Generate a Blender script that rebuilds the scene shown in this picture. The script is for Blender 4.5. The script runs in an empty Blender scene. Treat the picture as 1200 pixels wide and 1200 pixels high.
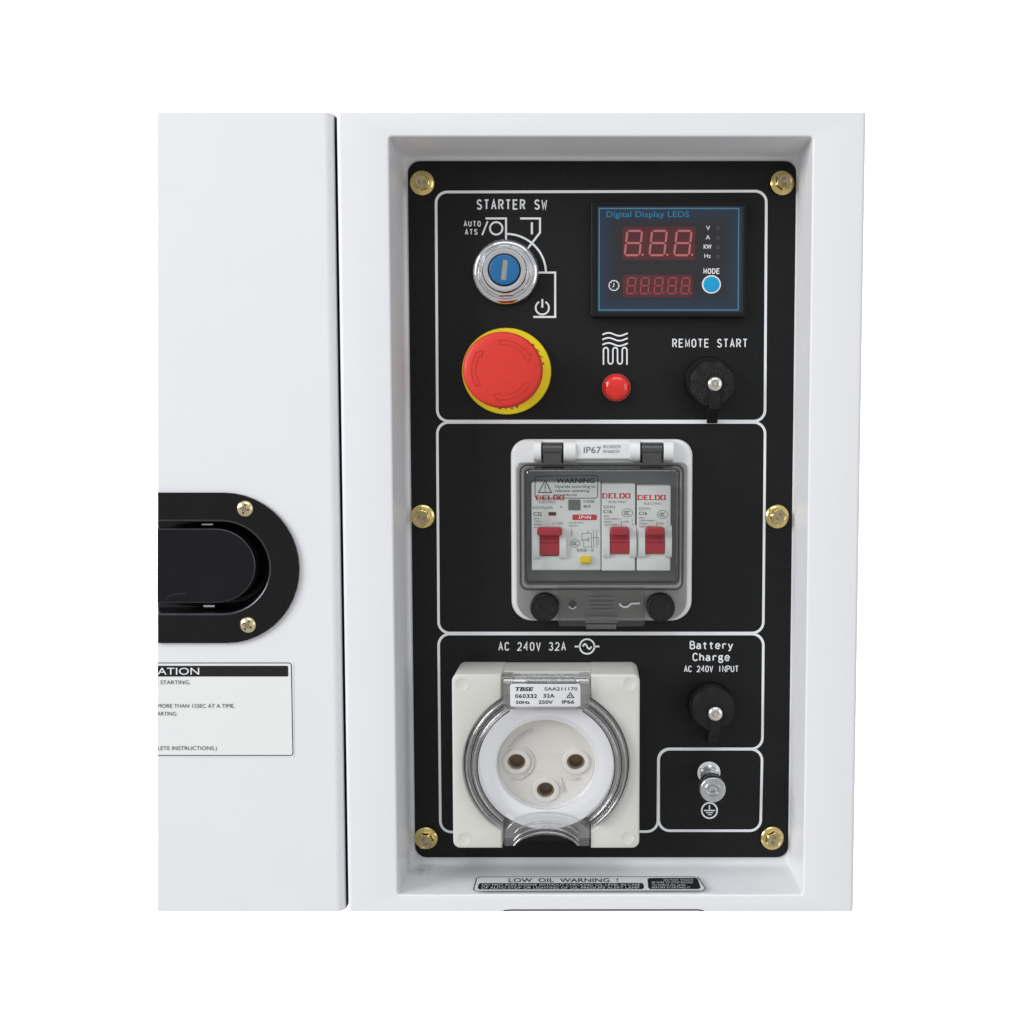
import bpy, bmesh, math, random
from mathutils import Vector, Matrix
from mathutils.geometry import tessellate_polygon
random.seed(7)
sc = bpy.context.scene
R = math.radians

# ------------------------------------------------------------------ camera
DC = 0.594                      # camera to cabinet front, metres
YP = 0.0385                     # control plate stands this far behind the front
PITCH = math.atan(100 / 1400.0)
cam_d = bpy.data.cameras.new('camera')
cam = bpy.data.objects.new('camera', cam_d)
sc.collection.objects.link(cam)
cam.location = (0, -DC, 0)
cam.rotation_euler = (R(90) - PITCH, 0, 0)
cam_d.sensor_width = 36
cam_d.lens = 42.0
cam_d.shift_x = -93 / 1200.0
cam_d.clip_start = 0.01
cam_d.clip_end = 50
sc.camera = cam

# ------------------------------------------------------------------ light
w = bpy.data.worlds.new('World')
sc.world = w
w.use_nodes = True
bg = w.node_tree.nodes['Background']
_tc = w.node_tree.nodes.new('ShaderNodeTexCoord')
_sx = w.node_tree.nodes.new('ShaderNodeSeparateXYZ')
_cr = w.node_tree.nodes.new('ShaderNodeValToRGB')        # gradient added for reflections, as an unseen room: dimmer below, paler above
w.node_tree.links.new(_tc.outputs['Generated'], _sx.inputs[0])
w.node_tree.links.new(_sx.outputs[2], _cr.inputs[0])
w.node_tree.links.new(_cr.outputs[0], bg.inputs[0])
_cr.color_ramp.interpolation = 'EASE'
_cr.color_ramp.elements[0].position = 0.0; _cr.color_ramp.elements[0].color = (0.98, 0.97, 0.96, 1)
_cr.color_ramp.elements[1].position = 0.35; _cr.color_ramp.elements[1].color = (1.14, 1.18, 1.24, 1)
bg.inputs[0].default_value = (0.96, 0.975, 1.0, 1)
bg.inputs[1].default_value = 0.53
sc.view_settings.view_transform = 'Standard'
sc.view_settings.look = 'None'
sc.view_settings.exposure = 0
sc.view_settings.gamma = 1


def area(name, loc, target, sx, sy, power, col=(1, 1, 1)):
    d = bpy.data.lights.new(name, 'AREA')
    d.shape = 'RECTANGLE'; d.size = sx; d.size_y = sy
    d.energy = power; d.color = col
    o = bpy.data.objects.new(name, d)
    sc.collection.objects.link(o)
    o.location = loc
    o.rotation_euler = (Vector(target) - Vector(loc)).to_track_quat('-Z', 'Y').to_euler()
    return o


area('key_softbox', (-2.7, -1.55, 1.0), (0, 0, 0), 1.6, 1.4, 72, (0.985, 0.99, 1))
area('top_softbox', (0.2, -1.6, 2.2), (0, 0, -0.1), 2.2, 0.8, 13, (0.93, 0.97, 1))
area('right_fill', (2.1, -1.7, 0.2), (0, 0, 0), 1.0, 1.4, 7, (1, 1, 1))  # added fill light, lifts the left wall of the bay
for bx_, bz_, bp in ((-0.10, 0.1, 7.2), (0.06, 0.1, 6.6), (-0.10, -0.1, 10.5), (0.06, -0.1, 10.2)):  # lamps added out of sight behind the cabinet to whiten the backdrop
    area('backdrop_fill_light', (bx_, 0.16, bz_), (-0.10 + (0.75 if bx_ > 0 else -0.75), 0.63, 0.75 if bz_ > 0 else -0.85), 0.08, 0.08, bp)

# ------------------------------------------------------------------ projection helper: photo pixel on a plane y -> world x, z
F = 1400.0
cth, sth = math.cos(PITCH), math.sin(PITCH)


def U(px, py, y):
    xc = (px - 693) / F
    yc = (600 - py) / F
    dy = yc * sth + cth
    dz = yc * cth - sth
    t = (y + DC) / dy
    return (xc * t, dz * t)


def UZ(px, py, z):               # on a horizontal plane of height z
    xc = (px - 693) / F
    yc = (600 - py) / F
    dy = yc * sth + cth
    dz = yc * cth - sth
    t = z / dz
    return (xc * t, dy * t - DC)


def K(py, y):                    # metres per photo pixel
    return (U(1, py, y)[0] - U(0, py, y)[0])


# ------------------------------------------------------------------ materials
def mat(name, col, rough=0.5, metal=0.0, bump=0, bscale=400, var=0, vscale=60, coat=0, spec=0.5, emit=None, extra=None):
    m = bpy.data.materials.new(name)
    m.use_nodes = True
    nt = m.node_tree
    b = nt.nodes['Principled BSDF']
    b.inputs['Base Color'].default_value = (*col, 1)
    b.inputs['Roughness'].default_value = rough
    b.inputs['Metallic'].default_value = metal
    b.inputs['Specular IOR Level'].default_value = spec
    b.inputs['Coat Weight'].default_value = coat
    if coat: b.inputs['Coat Roughness'].default_value = 0.06
    tc = nt.nodes.new('ShaderNodeTexCoord')
    if var:
        n = nt.nodes.new('ShaderNodeTexNoise')
        n.inputs['Scale'].default_value = vscale
        n.inputs['Detail'].default_value = 6
        nt.links.new(tc.outputs['Object'], n.inputs['Vector'])
        mr = nt.nodes.new('ShaderNodeMapRange')
        mr.inputs[3].default_value = 1 - var
        mr.inputs[4].default_value = 1 + var
        nt.links.new(n.outputs[0], mr.inputs[0])
        mx = nt.nodes.new('ShaderNodeVectorMath'); mx.operation = 'SCALE'
        mx.inputs[0].default_value = col
        nt.links.new(mr.outputs[0], mx.inputs['Scale'])
        nt.links.new(mx.outputs[0], b.inputs['Base Color'])
        mr2 = nt.nodes.new('ShaderNodeMapRange')
        mr2.inputs[3].default_value = max(0.02, rough - 0.08)
        mr2.inputs[4].default_value = min(1, rough + 0.08)
        nt.links.new(n.outputs[0], mr2.inputs[0])
        nt.links.new(mr2.outputs[0], b.inputs['Roughness'])
    if bump:
        n2 = nt.nodes.new('ShaderNodeTexNoise')
        n2.inputs['Scale'].default_value = bscale
        n2.inputs['Detail'].default_value = 3
        nt.links.new(tc.outputs['Object'], n2.inputs['Vector'])
        bp = nt.nodes.new('ShaderNodeBump')
        bp.inputs['Strength'].default_value = bump
        bp.inputs['Distance'].default_value = 0.0003
        nt.links.new(n2.outputs[0], bp.inputs['Height'])
        nt.links.new(bp.outputs[0], b.inputs['Normal'])
    return m


def clear(name, face, edge, gloss=0.1, rough=0.04, power=1.0, gmul=1.0):
    """thin clear plastic: tinted see-through, denser where looked at edge-on, with a fresnel sheen"""
    m = bpy.data.materials.new(name)
    m.use_nodes = True
    nt = m.node_tree
    for n in list(nt.nodes):
        if n.type != 'OUTPUT_MATERIAL': nt.nodes.remove(n)
    out = [n for n in nt.nodes if n.type == 'OUTPUT_MATERIAL'][0]
    lw = nt.nodes.new('ShaderNodeLayerWeight'); lw.inputs[0].default_value = 0.5
    pw = nt.nodes.new('ShaderNodeMath'); pw.operation = 'POWER'; pw.inputs[1].default_value = power
    nt.links.new(lw.outputs['Facing'], pw.inputs[0])
    mx = nt.nodes.new('ShaderNodeMix'); mx.data_type = 'RGBA'
    mx.inputs[6].default_value = (*face, 1); mx.inputs[7].default_value = (*edge, 1)
    nt.links.new(pw.outputs[0], mx.inputs[0])
    tr = nt.nodes.new('ShaderNodeBsdfTransparent')
    nt.links.new(mx.outputs[2], tr.inputs[0])
    gl = nt.nodes.new('ShaderNodeBsdfGlossy'); gl.inputs['Roughness'].default_value = rough
    p5 = nt.nodes.new('ShaderNodeMath'); p5.operation = 'POWER'; p5.inputs[1].default_value = 5
    nt.links.new(lw.outputs['Facing'], p5.inputs[0])
    fr = nt.nodes.new('ShaderNodeMath'); fr.operation = 'MULTIPLY_ADD'
    fr.inputs[1].default_value = 0.9; fr.inputs[2].default_value = 0.04
    nt.links.new(p5.outputs[0], fr.inputs[0])
    mu = nt.nodes.new('ShaderNodeMath'); mu.operation = 'MULTIPLY_ADD'
    mu.inputs[1].default_value = gmul; mu.inputs[2].default_value = gloss; mu.use_clamp = True
    nt.links.new(fr.outputs[0], mu.inputs[0])
    ms = nt.nodes.new('ShaderNodeMixShader')
    nt.links.new(mu.outputs[0], ms.inputs[0])
    nt.links.new(tr.outputs[0], ms.inputs[1]); nt.links.new(gl.outputs[0], ms.inputs[2])
    nt.links.new(ms.outputs[0], out.inputs[0])
    return m


def srgb(r, g, b):
    f = lambda c: (c / 255 / 12.92) if c <= 10 else ((c / 255 + 0.055) / 1.055) ** 2.4
    return (f(r), f(g), f(b))


M = {}
M['paint'] = mat('white_powder_paint', (0.80, 0.803, 0.822), 0.30, bump=0.22, bscale=700, var=0.014, vscale=30, spec=0.4)
M['gap'] = mat('dark_gap_shade', (0.010, 0.016, 0.030), 0.8, var=0.1, spec=0.2)
M['plate'] = mat('black_panel_film', (0.0046, 0.0046, 0.0050), 0.55, bump=0.35, bscale=2600, var=0.10, vscale=40, spec=0.28)
M['ink_w'] = mat('white_ink', (0.84, 0.86, 0.88), 0.5, var=0.03, vscale=900)
M['ink_k'] = mat('black_ink', (0.012, 0.012, 0.013), 0.6, var=0.1, vscale=900, spec=0.25)
M['ink_g'] = mat('grey_ink', (0.14, 0.15, 0.15), 0.6, var=0.1, vscale=900)
M['ink_r'] = mat('red_ink', (0.55, 0.02, 0.045), 0.5, var=0.06, vscale=900)
M['ink_b'] = mat('light_blue_ink', (0.07, 0.22, 0.33), 0.4, var=0.06, vscale=500)
M['ink_bt'] = mat('sky_blue_ink', (0.02, 0.20, 0.38), 0.4, var=0.06, vscale=500)
M['zinc'] = mat('yellow_zinc', (0.72, 0.58, 0.24), 0.17, 1.0, bump=0.25, bscale=500, var=0.22, vscale=260)
M['zinc_top'] = mat('yellow_zinc_dull', (0.50, 0.41, 0.24), 0.42, 1.0, bump=0.5, bscale=900, var=0.3, vscale=420)
M['chrome'] = mat('chrome', (0.76, 0.76, 0.77), 0.10, 1.0, var=0.10, vscale=200)
M['steel'] = mat('zinc_plated_steel', (0.62, 0.65, 0.67), 0.26, 1.0, bump=0.4, bscale=900, var=0.25, vscale=300)
M['nickel'] = mat('nickel', (0.80, 0.78, 0.74), 0.2, 1.0, var=0.12, vscale=500)
M['blackpl'] = mat('black_plastic', (0.0065, 0.0065, 0.007), 0.45, bump=0.2, bscale=1500, var=0.1, spec=0.25)
M['rubber'] = mat('black_rubber', (0.0075, 0.0075, 0.008), 0.6, bump=0.25, bscale=1100, var=0.15, spec=0.28)
M['gloss_k'] = mat('black_gloss_paint', (0.004, 0.004, 0.0045), 0.2, bump=0.10, bscale=500, var=0.15, spec=0.3)
M['red_cap'] = mat('red_matt_plastic', (0.67, 0.029, 0.016), 0.5, bump=0.3, bscale=900, var=0.05, vscale=160)
M['red_groove'] = mat('red_groove', (0.56, 0.024, 0.013), 0.6, var=0.06)
M['yellow'] = mat('yellow_plastic', (0.90, 0.73, 0.006), 0.4, var=0.05, vscale=160)
M['lens'] = mat('red_lens', (0.80, 0.012, 0.004), 0.16, coat=0.6, var=0.08, vscale=250)
M['blue'] = mat('blue_plastic', (0.010, 0.14, 0.36), 0.34, bump=0.2, bscale=900, var=0.1, vscale=200)
M['cyan'] = mat('cyan_button', (0.0, 0.33, 0.62), 0.35, var=0.05)
M['keyway'] = mat('worn_steel_keyway', (0.36, 0.36, 0.35), 0.55, 0.6, bump=0.5, bscale=900, var=0.2, vscale=500)
M['glassface'] = mat('meter_window', (0.022, 0.023, 0.027), 0.16, var=0.10, vscale=22, spec=0.5)
M['bluefilm'] = mat('meter_window_edge', (0.014, 0.035, 0.066), 0.18, var=0.12, vscale=30, spec=0.5)
M['redwin'] = mat('dark_red_display', (0.085, 0.017, 0.020), 0.3, var=0.18, vscale=140)  # flat dark red behind the digits
M['seg'] = mat('led_segment', (0.47, 0.135, 0.135), 0.4, var=0.06, vscale=300)
M['seg2'] = mat('led_segment_dim', (0.30, 0.052, 0.055), 0.4, var=0.06, vscale=300)
M['cream'] = mat('cream_plastic', (0.64, 0.64, 0.59), 0.42, bump=0.1, bscale=1200, var=0.015, vscale=60)
M['whitepl'] = mat('white_plastic', (0.78, 0.79, 0.79), 0.38, bump=0.08, bscale=1200, var=0.015, vscale=60)
M['whitering'] = mat('white_ring_plastic', (0.90, 0.90, 0.915), 0.4, var=0.01)
M['socketface'] = mat('socket_face_plastic', (0.72, 0.70, 0.65), 0.45, bump=0.1, bscale=900, var=0.02)
M['brass'] = mat('aged_brass', (0.24, 0.16, 0.08), 0.45, 0.4, bump=0.4, bscale=900, var=0.35, vscale=300)
M['breaker'] = mat('grey_white_plastic', (0.70, 0.73, 0.71), 0.45, bump=0.1, bscale=1200, var=0.02, vscale=120)
M['lever'] = mat('crimson_plastic', (0.40, 0.007, 0.024), 0.30, var=0.06, vscale=200)
M['testbtn'] = mat('yellow_button', (0.80, 0.55, 0.01), 0.35, var=0.05)
M['cavity'] = mat('grey_box_inside', (0.36, 0.37, 0.385), 0.5, var=0.15, vscale=60)
M['foil'] = mat('silver_label', (0.76, 0.765, 0.78), 0.42, 0.15, var=0.03, vscale=300, bump=0.15, bscale=1500)
M['sticker'] = mat('white_vinyl', (0.82, 0.825, 0.82), 0.32, var=0.01)
M['sealgreen'] = mat('grey_seal', (0.13, 0.15, 0.13), 0.6, var=0.3, vscale=600)
M['borefloor'] = mat('grey_plastic_floor', (0.74, 0.74, 0.72), 0.4, var=0.03)
M['smoke'] = clear('smoked_clear_plastic', (0.985, 0.99, 0.985), (0.5, 0.5, 0.51), 0.01, 0.08, 1.2)
M['smoke2'] = clear('smoked_clear_edge', (0.66, 0.665, 0.67), (0.16, 0.165, 0.175), 0.09, 0.08, 1.0)
M['flap'] = clear('smoked_flange', (0.86, 0.86, 0.85), (0.36, 0.36, 0.36), 0.03, 0.10, 1.0)
M['tabclear'] = clear('smoked_tab', (0.87, 0.87, 0.87), (0.30, 0.30, 0.30), 0.02, 0.12, 1.0)
M['clear'] = clear('clear_plastic', (0.998, 0.998, 1.0), (0.62, 0.63, 0.65), 0.0, 0.03, 2.0)
M['clear2'] = clear('clear_plastic_rim', (0.995, 0.995, 0.996), (0.84, 0.845, 0.86), 0.14, 0.05, 1.3)
M['clear3'] = clear('clear_plastic_ridge', (0.95, 0.95, 0.96), (0.6, 0.6, 0.62), 0.35, 0.08, 0.9)


def add_dust(m, amount, col, scale=1500, lo=0.66, hi=0.78):
    nt = m.node_tree; b = nt.nodes['Principled BSDF']
    src = b.inputs['Base Color'].links[0].from_socket
    tc = nt.nodes.new('ShaderNodeTexCoord')
    n = nt.nodes.new('ShaderNodeTexNoise'); n.inputs['Scale'].default_value = scale; n.inputs['Detail'].default_value = 2
    big = nt.nodes.new('ShaderNodeTexNoise'); big.inputs['Scale'].default_value = 14; big.inputs['Detail'].default_value = 5
    nt.links.new(tc.outputs['Object'], n.inputs['Vector']); nt.links.new(tc.outputs['Object'], big.inputs['Vector'])
    mr = nt.nodes.new('ShaderNodeMapRange'); mr.inputs[1].default_value = lo; mr.inputs[2].default_value = hi; mr.inputs[4].default_value = amount
    nt.links.new(n.outputs[0], mr.inputs[0])
    m2 = nt.nodes.new('ShaderNodeMath'); m2.operation = 'MULTIPLY'
    nt.links.new(mr.outputs[0], m2.inputs[0]); nt.links.new(big.outputs[0], m2.inputs[1])
    mc = nt.nodes.new('ShaderNodeMix'); mc.data_type = 'RGBA'; mc.inputs[7].default_value = (*col, 1)
    nt.links.new(m2.outputs[0], mc.inputs[0]); nt.links.new(src, mc.inputs[6])
    nt.links.new(mc.outputs[2], b.inputs['Base Color'])


add_dust(M['plate'], 0.4, (0.10, 0.10, 0.10), 1500, 0.60, 0.75)
add_dust(M['gloss_k'], 0.4, (0.10, 0.10, 0.10), 1300, 0.62, 0.76)
add_dust(M['rubber'], 0.7, (0.10, 0.10, 0.10), 1500, 0.58, 0.74)
add_dust(M['paint'], 0.25, (0.45, 0.44, 0.42), 420, 0.70, 0.78)
add_dust(M['cream'], 0.35, (0.36, 0.35, 0.32), 500, 0.66, 0.76)


# ------------------------------------------------------------------ mesh helpers
class MB:
    def __init__(s):
        s.v = []; s.f = []; s.mi = []; s.cur = 0

    def add(s, vs, fs):
        o = len(s.v)
        s.v += [tuple(p) for p in vs]
        s.f += [tuple(i + o for i in f) for f in fs]
        s.mi += [s.cur] * len(fs)
        return s


def loop3(l, y): return [(p[0], y, p[1]) for p in l]


def ccw(l):
    a = sum(l[i][0] * l[(i + 1) % len(l)][1] - l[(i + 1) % len(l)][0] * l[i][1] for i in range(len(l)))
    return l if a > 0 else l[::-1]


def offset(l, d):
    """move a CCW loop inwards by d"""
    n = len(l); out = []
    for i in range(n):
        p0, p1, p2 = l[i - 1], l[i], l[(i + 1) % n]
        a = Vector((p1[0] - p0[0], p1[1] - p0[1])); b = Vector((p2[0] - p1[0], p2[1] - p1[1]))
        if a.length < 1e-9: a = b
        if b.length < 1e-9: b = a
        a.normalize(); b.normalize()
        na = Vector((-a.y, a.x)); nb = Vector((-b.y, b.x))
        m = na + nb
        if m.length < 1e-6: m = na
        m.normalize()
        c = max(0.3, m.dot(na))
        out.append((p1[0] + m.x * d / c, p1[1] + m.y * d / c))
    return out


def tess(loops, y):
    vs = []
    for l in loops: vs += loop3(l, y)
    tris = tessellate_polygon([[Vector((p[0], p[1], 0)) for p in l] for l in loops])
    return vs, [tuple(t) for t in tris]


def strip(mb, rows, closed=True):
    n = len(rows[0]); vs = []; fs = []
    for r in rows: vs += r
    for j in range(len(rows) - 1):
        for i in range(n if closed else n - 1):
            k = (i + 1) % n
            fs.append((j * n + i, j * n + k, (j + 1) * n + k, (j + 1) * n + i))
    mb.add(vs, fs)


def slab(mb, outer, yf, yb, holes=(), bev=0.0, n=3, back=True, hbev=None):
    """prism in x,z with rounded front edges, front at yf, back at yb; holes are cut through"""
    outer = ccw(outer); holes = [ccw(h) for h in holes]
    hb = bev if hbev is None else hbev
    f_outer = offset(outer, bev) if bev else outer
    f_holes = [offset(h, -hb) if hb else h for h in holes]
    mb.add(*tess([f_outer] + f_holes, yf))
    for l, sgn, bv in [(outer, 1, bev)] + [(h, -1, hb) for h in holes]:
        rows = []
        if bv:
            for i in range(n + 1):
                a = i / n * math.pi / 2
                rows.append(loop3(offset(l, sgn * bv * (1 - math.sin(a))), yf + bv * (1 - math.cos(a))))
        else:
            rows.append(loop3(l, yf))
        rows.append(loop3(l, yb))
        strip(mb, rows)
    if back: mb.add(*tess([outer] + holes, yb))
    return mb


def rr(x0, z0, x1, z1, r=0.0, n=6):
    if x0 > x1: x0, x1 = x1, x0
    if z0 > z1: z0, z1 = z1, z0
    rs = r if isinstance(r, (list, tuple)) else [r] * 4      # bl, br, tr, tl
    pts = []
    for (cx, cz, a0), q in zip(((x0, z0, 180), (x1, z0, 270), (x1, z1, 0), (x0, z1, 90)), rs):
        if q <= 0:
            pts.append((cx, cz)); continue
        ox = cx + (q if cx == x0 else -q); oz = cz + (q if cz == z0 else -q)
        for i in range(n + 1):
            a = R(a0 + 90 * i / n)
            pts.append((ox + q * math.cos(a), oz + q * math.sin(a)))
    return pts


def prr(x0, y0, x1, y1, y, r=0.0, n=6):
    """rounded rectangle given in photo pixels on plane y; r in pixels"""
    a = U(x0, y0, y); b = U(x1, y0, y); c = U(x1, y1, y); d = U(x0, y1, y)
    k = K((y0 + y1) / 2, y)
    rs = [q * k for q in r] if isinstance(r, (list, tuple)) else r * k
    return rr((a[0] + d[0]) / 2, (c[1] + d[1]) / 2, (b[0] + c[0]) / 2, (a[1] + b[1]) / 2, rs, n)


def circ(cx, cz, r, rz=None, n=48, a0=0.0, fn=None):
    rz = r if rz is None else rz
    out = []
    for i in range(n):
        a = a0 + 2 * math.pi * i / n
        g = fn(i, a) if fn else 1.0
        out.append((cx + r * g * math.cos(a), cz + rz * g * math.sin(a)))
    return out


def lathe(mb, cx, cz, prof, n=48, sq=1.0, cap=True, a0=0.0, fn=None):
    """revolve (radius, y) profile about the y direction"""
    rows = [loop3(circ(cx, cz, r, r * sq, n, a0, fn if f else None), y) for r, y, f in [(p + (0,))[:3] for p in prof]]
    strip(mb, rows)
    if cap:
        for row in (rows[0], rows[-1]):
            mb.add(row, [tuple(range(n))])
    return mb


def sweep(mb, cx, cz, prof, a0, a1, n=60, sq=1.0):
    """open sweep of a (radius, y) profile between two angles, ends closed"""
    rows = []
    for r, y in prof:
        rows.append([(cx + r * math.cos(R(a0 + (a1 - a0) * i / n)), y, cz + r * sq * math.sin(R(a0 + (a1 - a0) * i / n))) for i in range(n + 1)])
    strip(mb, rows, closed=False)
    return mb


def box(mb, x0, x1, y0, y1, z0, z1):
    vs = [(x, y, z) for x in (x0, x1) for y in (y0, y1) for z in (z0, z1)]
    mb.add(vs, [(0, 1, 3, 2), (4, 6, 7, 5), (0, 4, 5, 1), (2, 3, 7, 6), (0, 2, 6, 4), (1, 5, 7, 3)])
    return mb


def extrude_x(mb, prof, x0, x1):
    """(y, z) profile pushed along x"""
    n = len(prof)
    vs = [(x0, p[0], p[1]) for p in prof] + [(x1, p[0], p[1]) for p in prof]
    fs = [(i, (i + 1) % n, (i + 1) % n + n, i + n) for i in range(n)]
    t = [tuple(q) for q in tessellate_polygon([[Vector((p[0], p[1], 0)) for p in prof]])]
    fs += t + [tuple(i + n for i in q) for q in t]
    mb.add(vs, fs)
    return mb


def stroke(mb, pts, wd, y, closed=False, th=0.0):
    """flat printed line of width wd (metres) along world x,z points"""
    n = len(pts); L_, R_ = [], []
    for i in range(n):
        if closed: p0, p2 = pts[i - 1], pts[(i + 1) % n]
        else: p0, p2 = pts[max(0, i - 1)], pts[min(n - 1, i + 1)]
        p1 = pts[i]
        a = Vector((p1[0] - p0[0], p1[1] - p0[1])); b = Vector((p2[0] - p1[0], p2[1] - p1[1]))
        if a.length < 1e-9: a = b.copy()
        if b.length < 1e-9: b = a.copy()
        a.normalize(); b.normalize()
        na = Vector((-a.y, a.x)); nb = Vector((-b.y, b.x)); m = (na + nb)
        m = na if m.length < 1e-6 else m.normalized()
        c = max(0.35, m.dot(na)); h = wd / 2 / c
        L_.append((p1[0] + m.x * h, y, p1[1] + m.y * h)); R_.append((p1[0] - m.x * h, y, p1[1] - m.y * h))
    fs = [(i, (i + 1) % n, (i + 1) % n + n, i + n) for i in range(n if closed else n - 1)]
    mb.add(L_ + R_, fs)
    return mb


def pst(mb, pts, wpx, y, closed=False):
    k = K(pts[0][1], y)
    return stroke(mb, [U(p[0], p[1], y) for p in pts], wpx * k, y, closed)


def parc(cx, cy, r, a0, a1, n=20, ry=None):
    """arc in photo pixels, angles in degrees, 0 = right, 90 = up"""
    ry = r if ry is None else ry
    return [(cx + r * math.cos(R(a0 + (a1 - a0) * i / n)), cy - ry * math.sin(R(a0 + (a1 - a0) * i / n))) for i in range(n + 1)]


_gl = {}


def glyph(body, bold):
    key = (body, bold)
    if key in _gl: return _gl[key]
    c = bpy.data.curves.new('tmp', 'FONT')
    c.body = body; c.size = 1; c.resolution_u = 3; c.offset = bold
    o = bpy.data.objects.new('tmp', c)
    me = o.to_mesh()
    vs = [(v.co.x, v.co.y) for v in me.vertices]
    fs = [tuple(p.vertices) for p in me.polygons]
    o.to_mesh_clear()
    bpy.data.objects.remove(o); bpy.data.curves.remove(c)
    _gl[key] = (vs, fs)
    return _gl[key]


def fit(mb, body, x0, y0, x1, y1, y, bold=0.0, slant=0.0, P=None, cap=None):
    """text fitted into a photo-pixel box (y0 top, y1 bottom of capitals)"""
    P = P or (lambda px, py: (lambda q: (q[0], y, q[1]))(U(px, py, y)))
    vs, fs = glyph(body, bold)
    if not vs: return
    ax = min(v[0] for v in vs); bx = max(v[0] for v in vs)
    hc, _ = glyph('H', bold)
    top = max(v[1] for v in hc); base = min(v[1] for v in hc)
    out = []
    for v in vs:
        t = (v[0] - ax) / (bx - ax) if bx > ax else 0.5
        s = (v[1] - base) / (top - base)
        out.append(P(x0 + t * (x1 - x0) + slant * s * (y1 - y0), y1 - s * (y1 - y0)))
    mb.add(out, fs)


def mono(mb, body, x0, y0, x1, y1, y, bold=0.0, fill=0.80, P=None):
    """fixed-pitch lettering: each character squeezed into its own cell"""
    n = len(body); cw = (x1 - x0) / (n - 1 + fill)
    narrow = {'I': 0.16, '1': 0.45, '!': 0.14, '|': 0.1, '.': 0.15, 'i': 0.16, 'l': 0.3, 'r': 0.52, 't': 0.62}
    for i, ch in enumerate(body):
        if ch == ' ': continue
        g = narrow.get(ch, 1.0) * fill
        if ch == 'I': g = 0.16 * fill
        c = x0 + (i + fill / 2) * cw
        fit(mb, ch, c - g * cw / 2, y0, c + g * cw / 2, y1, y, bold, P=P)


def _e(cx, cy, rx, ry, a0, a1, n=8): return [(cx + rx * math.cos(R(a0 + (a1 - a0) * i / n)), cy - ry * math.sin(R(a0 + (a1 - a0) * i / n))) for i in range(n + 1)]


SF = {
 'A': [[(0, 1), (.5, 0), (1, 1)], [(.2, .66), (.8, .66)]],
 'B': [[(0, 0), (0, 1)], [(0, 0), (.55, 0)] + _e(.55, .24, .35, .24, 90, -90) + [(0, .48)], [(0, .48), (.6, .48)] + _e(.6, .74, .4, .26, 90, -90) + [(0, 1)]],
 'C': [_e(.5, .3, .5, .3, 20, 180) + _e(.5, .7, .5, .3, 180, 340)],
 'D': [[(0, 0), (0, 1)], [(0, 0), (.4, 0)] + _e(.4, .5, .6, .5, 90, -90, 12) + [(0, 1)]],
 'E': [[(1, 0), (0, 0), (0, 1), (1, 1)], [(0, .48), (.85, .48)]],
 'I': [[(.5, 0), (.5, 1)]],
 'M': [[(0, 1), (0, 0), (.5, .8), (1, 0), (1, 1)]],
 'N': [[(0, 1), (0, 0), (1, 1), (1, 0)]],
 'O': [_e(.5, .35, .5, .35, 0, 180) + _e(.5, .65, .5, .35, 180, 360) + [(1, .35)]],
 'P': [[(0, 1), (0, 0), (.6, 0)] + _e(.6, .27, .4, .27, 90, -90) + [(0, .54)]],
 'R': [[(0, 1), (0, 0), (.58, 0)] + _e(.58, .25, .4, .25, 90, -90) + [(0, .5)], [(.5, .5), (1, 1)]],
 'S': [_e(.5, .25, .46, .25, 20, 200) + [(.2, .42), (.75, .56)] + _e(.5, .76, .5, .24, 35, -160)],
 'T': [[(0, 0), (1, 0)], [(.5, 0), (.5, 1)]],
 'U': [[(0, 0), (0, .65)] + _e(.5, .68, .5, .32, 180, 360) + [(1, 0)]],
 'V': [[(0, 0), (.5, 1), (1, 0)]],
 'W': [[(-.06, 0), (.2, 1), (.5, .3), (.8, 1), (1.06, 0)]],
 '0': [_e(.5, .32, .48, .32, 0, 180) + _e(.5, .68, .48, .32, 180, 360) + [(.98, .32)]],
 '2': [_e(.5, .28, .46, .28, 165, -20) + [(.85, .5), (0, 1), (1, 1)]],
 '3': [_e(.48, .24, .42, .24, 160, -80), _e(.48, .74, .48, .26, 85, -160)],
 '4': [[(.75, 1), (.75, 0), (0, .68), (1, .68)]],
 'a': [_e(.45, .5, .4, .18, 150, 0, 5) + [(.85, .86), (1, 1)], _e(.42, .8, .42, .2, 75, 360, 10) + [(.85, .7), (.5, .64)]],
 't': [[(.4, .08), (.4, .8)] + _e(.62, .82, .22, .18, 180, 300, 4), [(.05, .34), (.85, .34)]],
 'e': [[(.0, .64), (.98, .64)] + _e(.5, .62, .48, .32, 0, 180) + _e(.5, .7, .5, .3, 180, 325)],
 'r': [[(.2, .32), (.2, 1)], _e(.62, .56, .42, .24, 180, 40, 6)],
 'y': [[(.02, .32), (.5, .98)], [(.98, .32), (.45, 1.12), (.28, 1.28), (.05, 1.27)]],
 'h': [[(.08, 0), (.08, 1)], _e(.5, .56, .42, .24, 180, 0, 8) + [(.92, 1)]],
 'g': [_e(.42, .52, .38, .2, 0, 360, 14), [(.62, .36), (1, .3)], [(.12, .68), (.12, .84), (.8, .86)] + _e(.5, 1.06, .46, .2, 50, -200, 10)],
}


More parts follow.
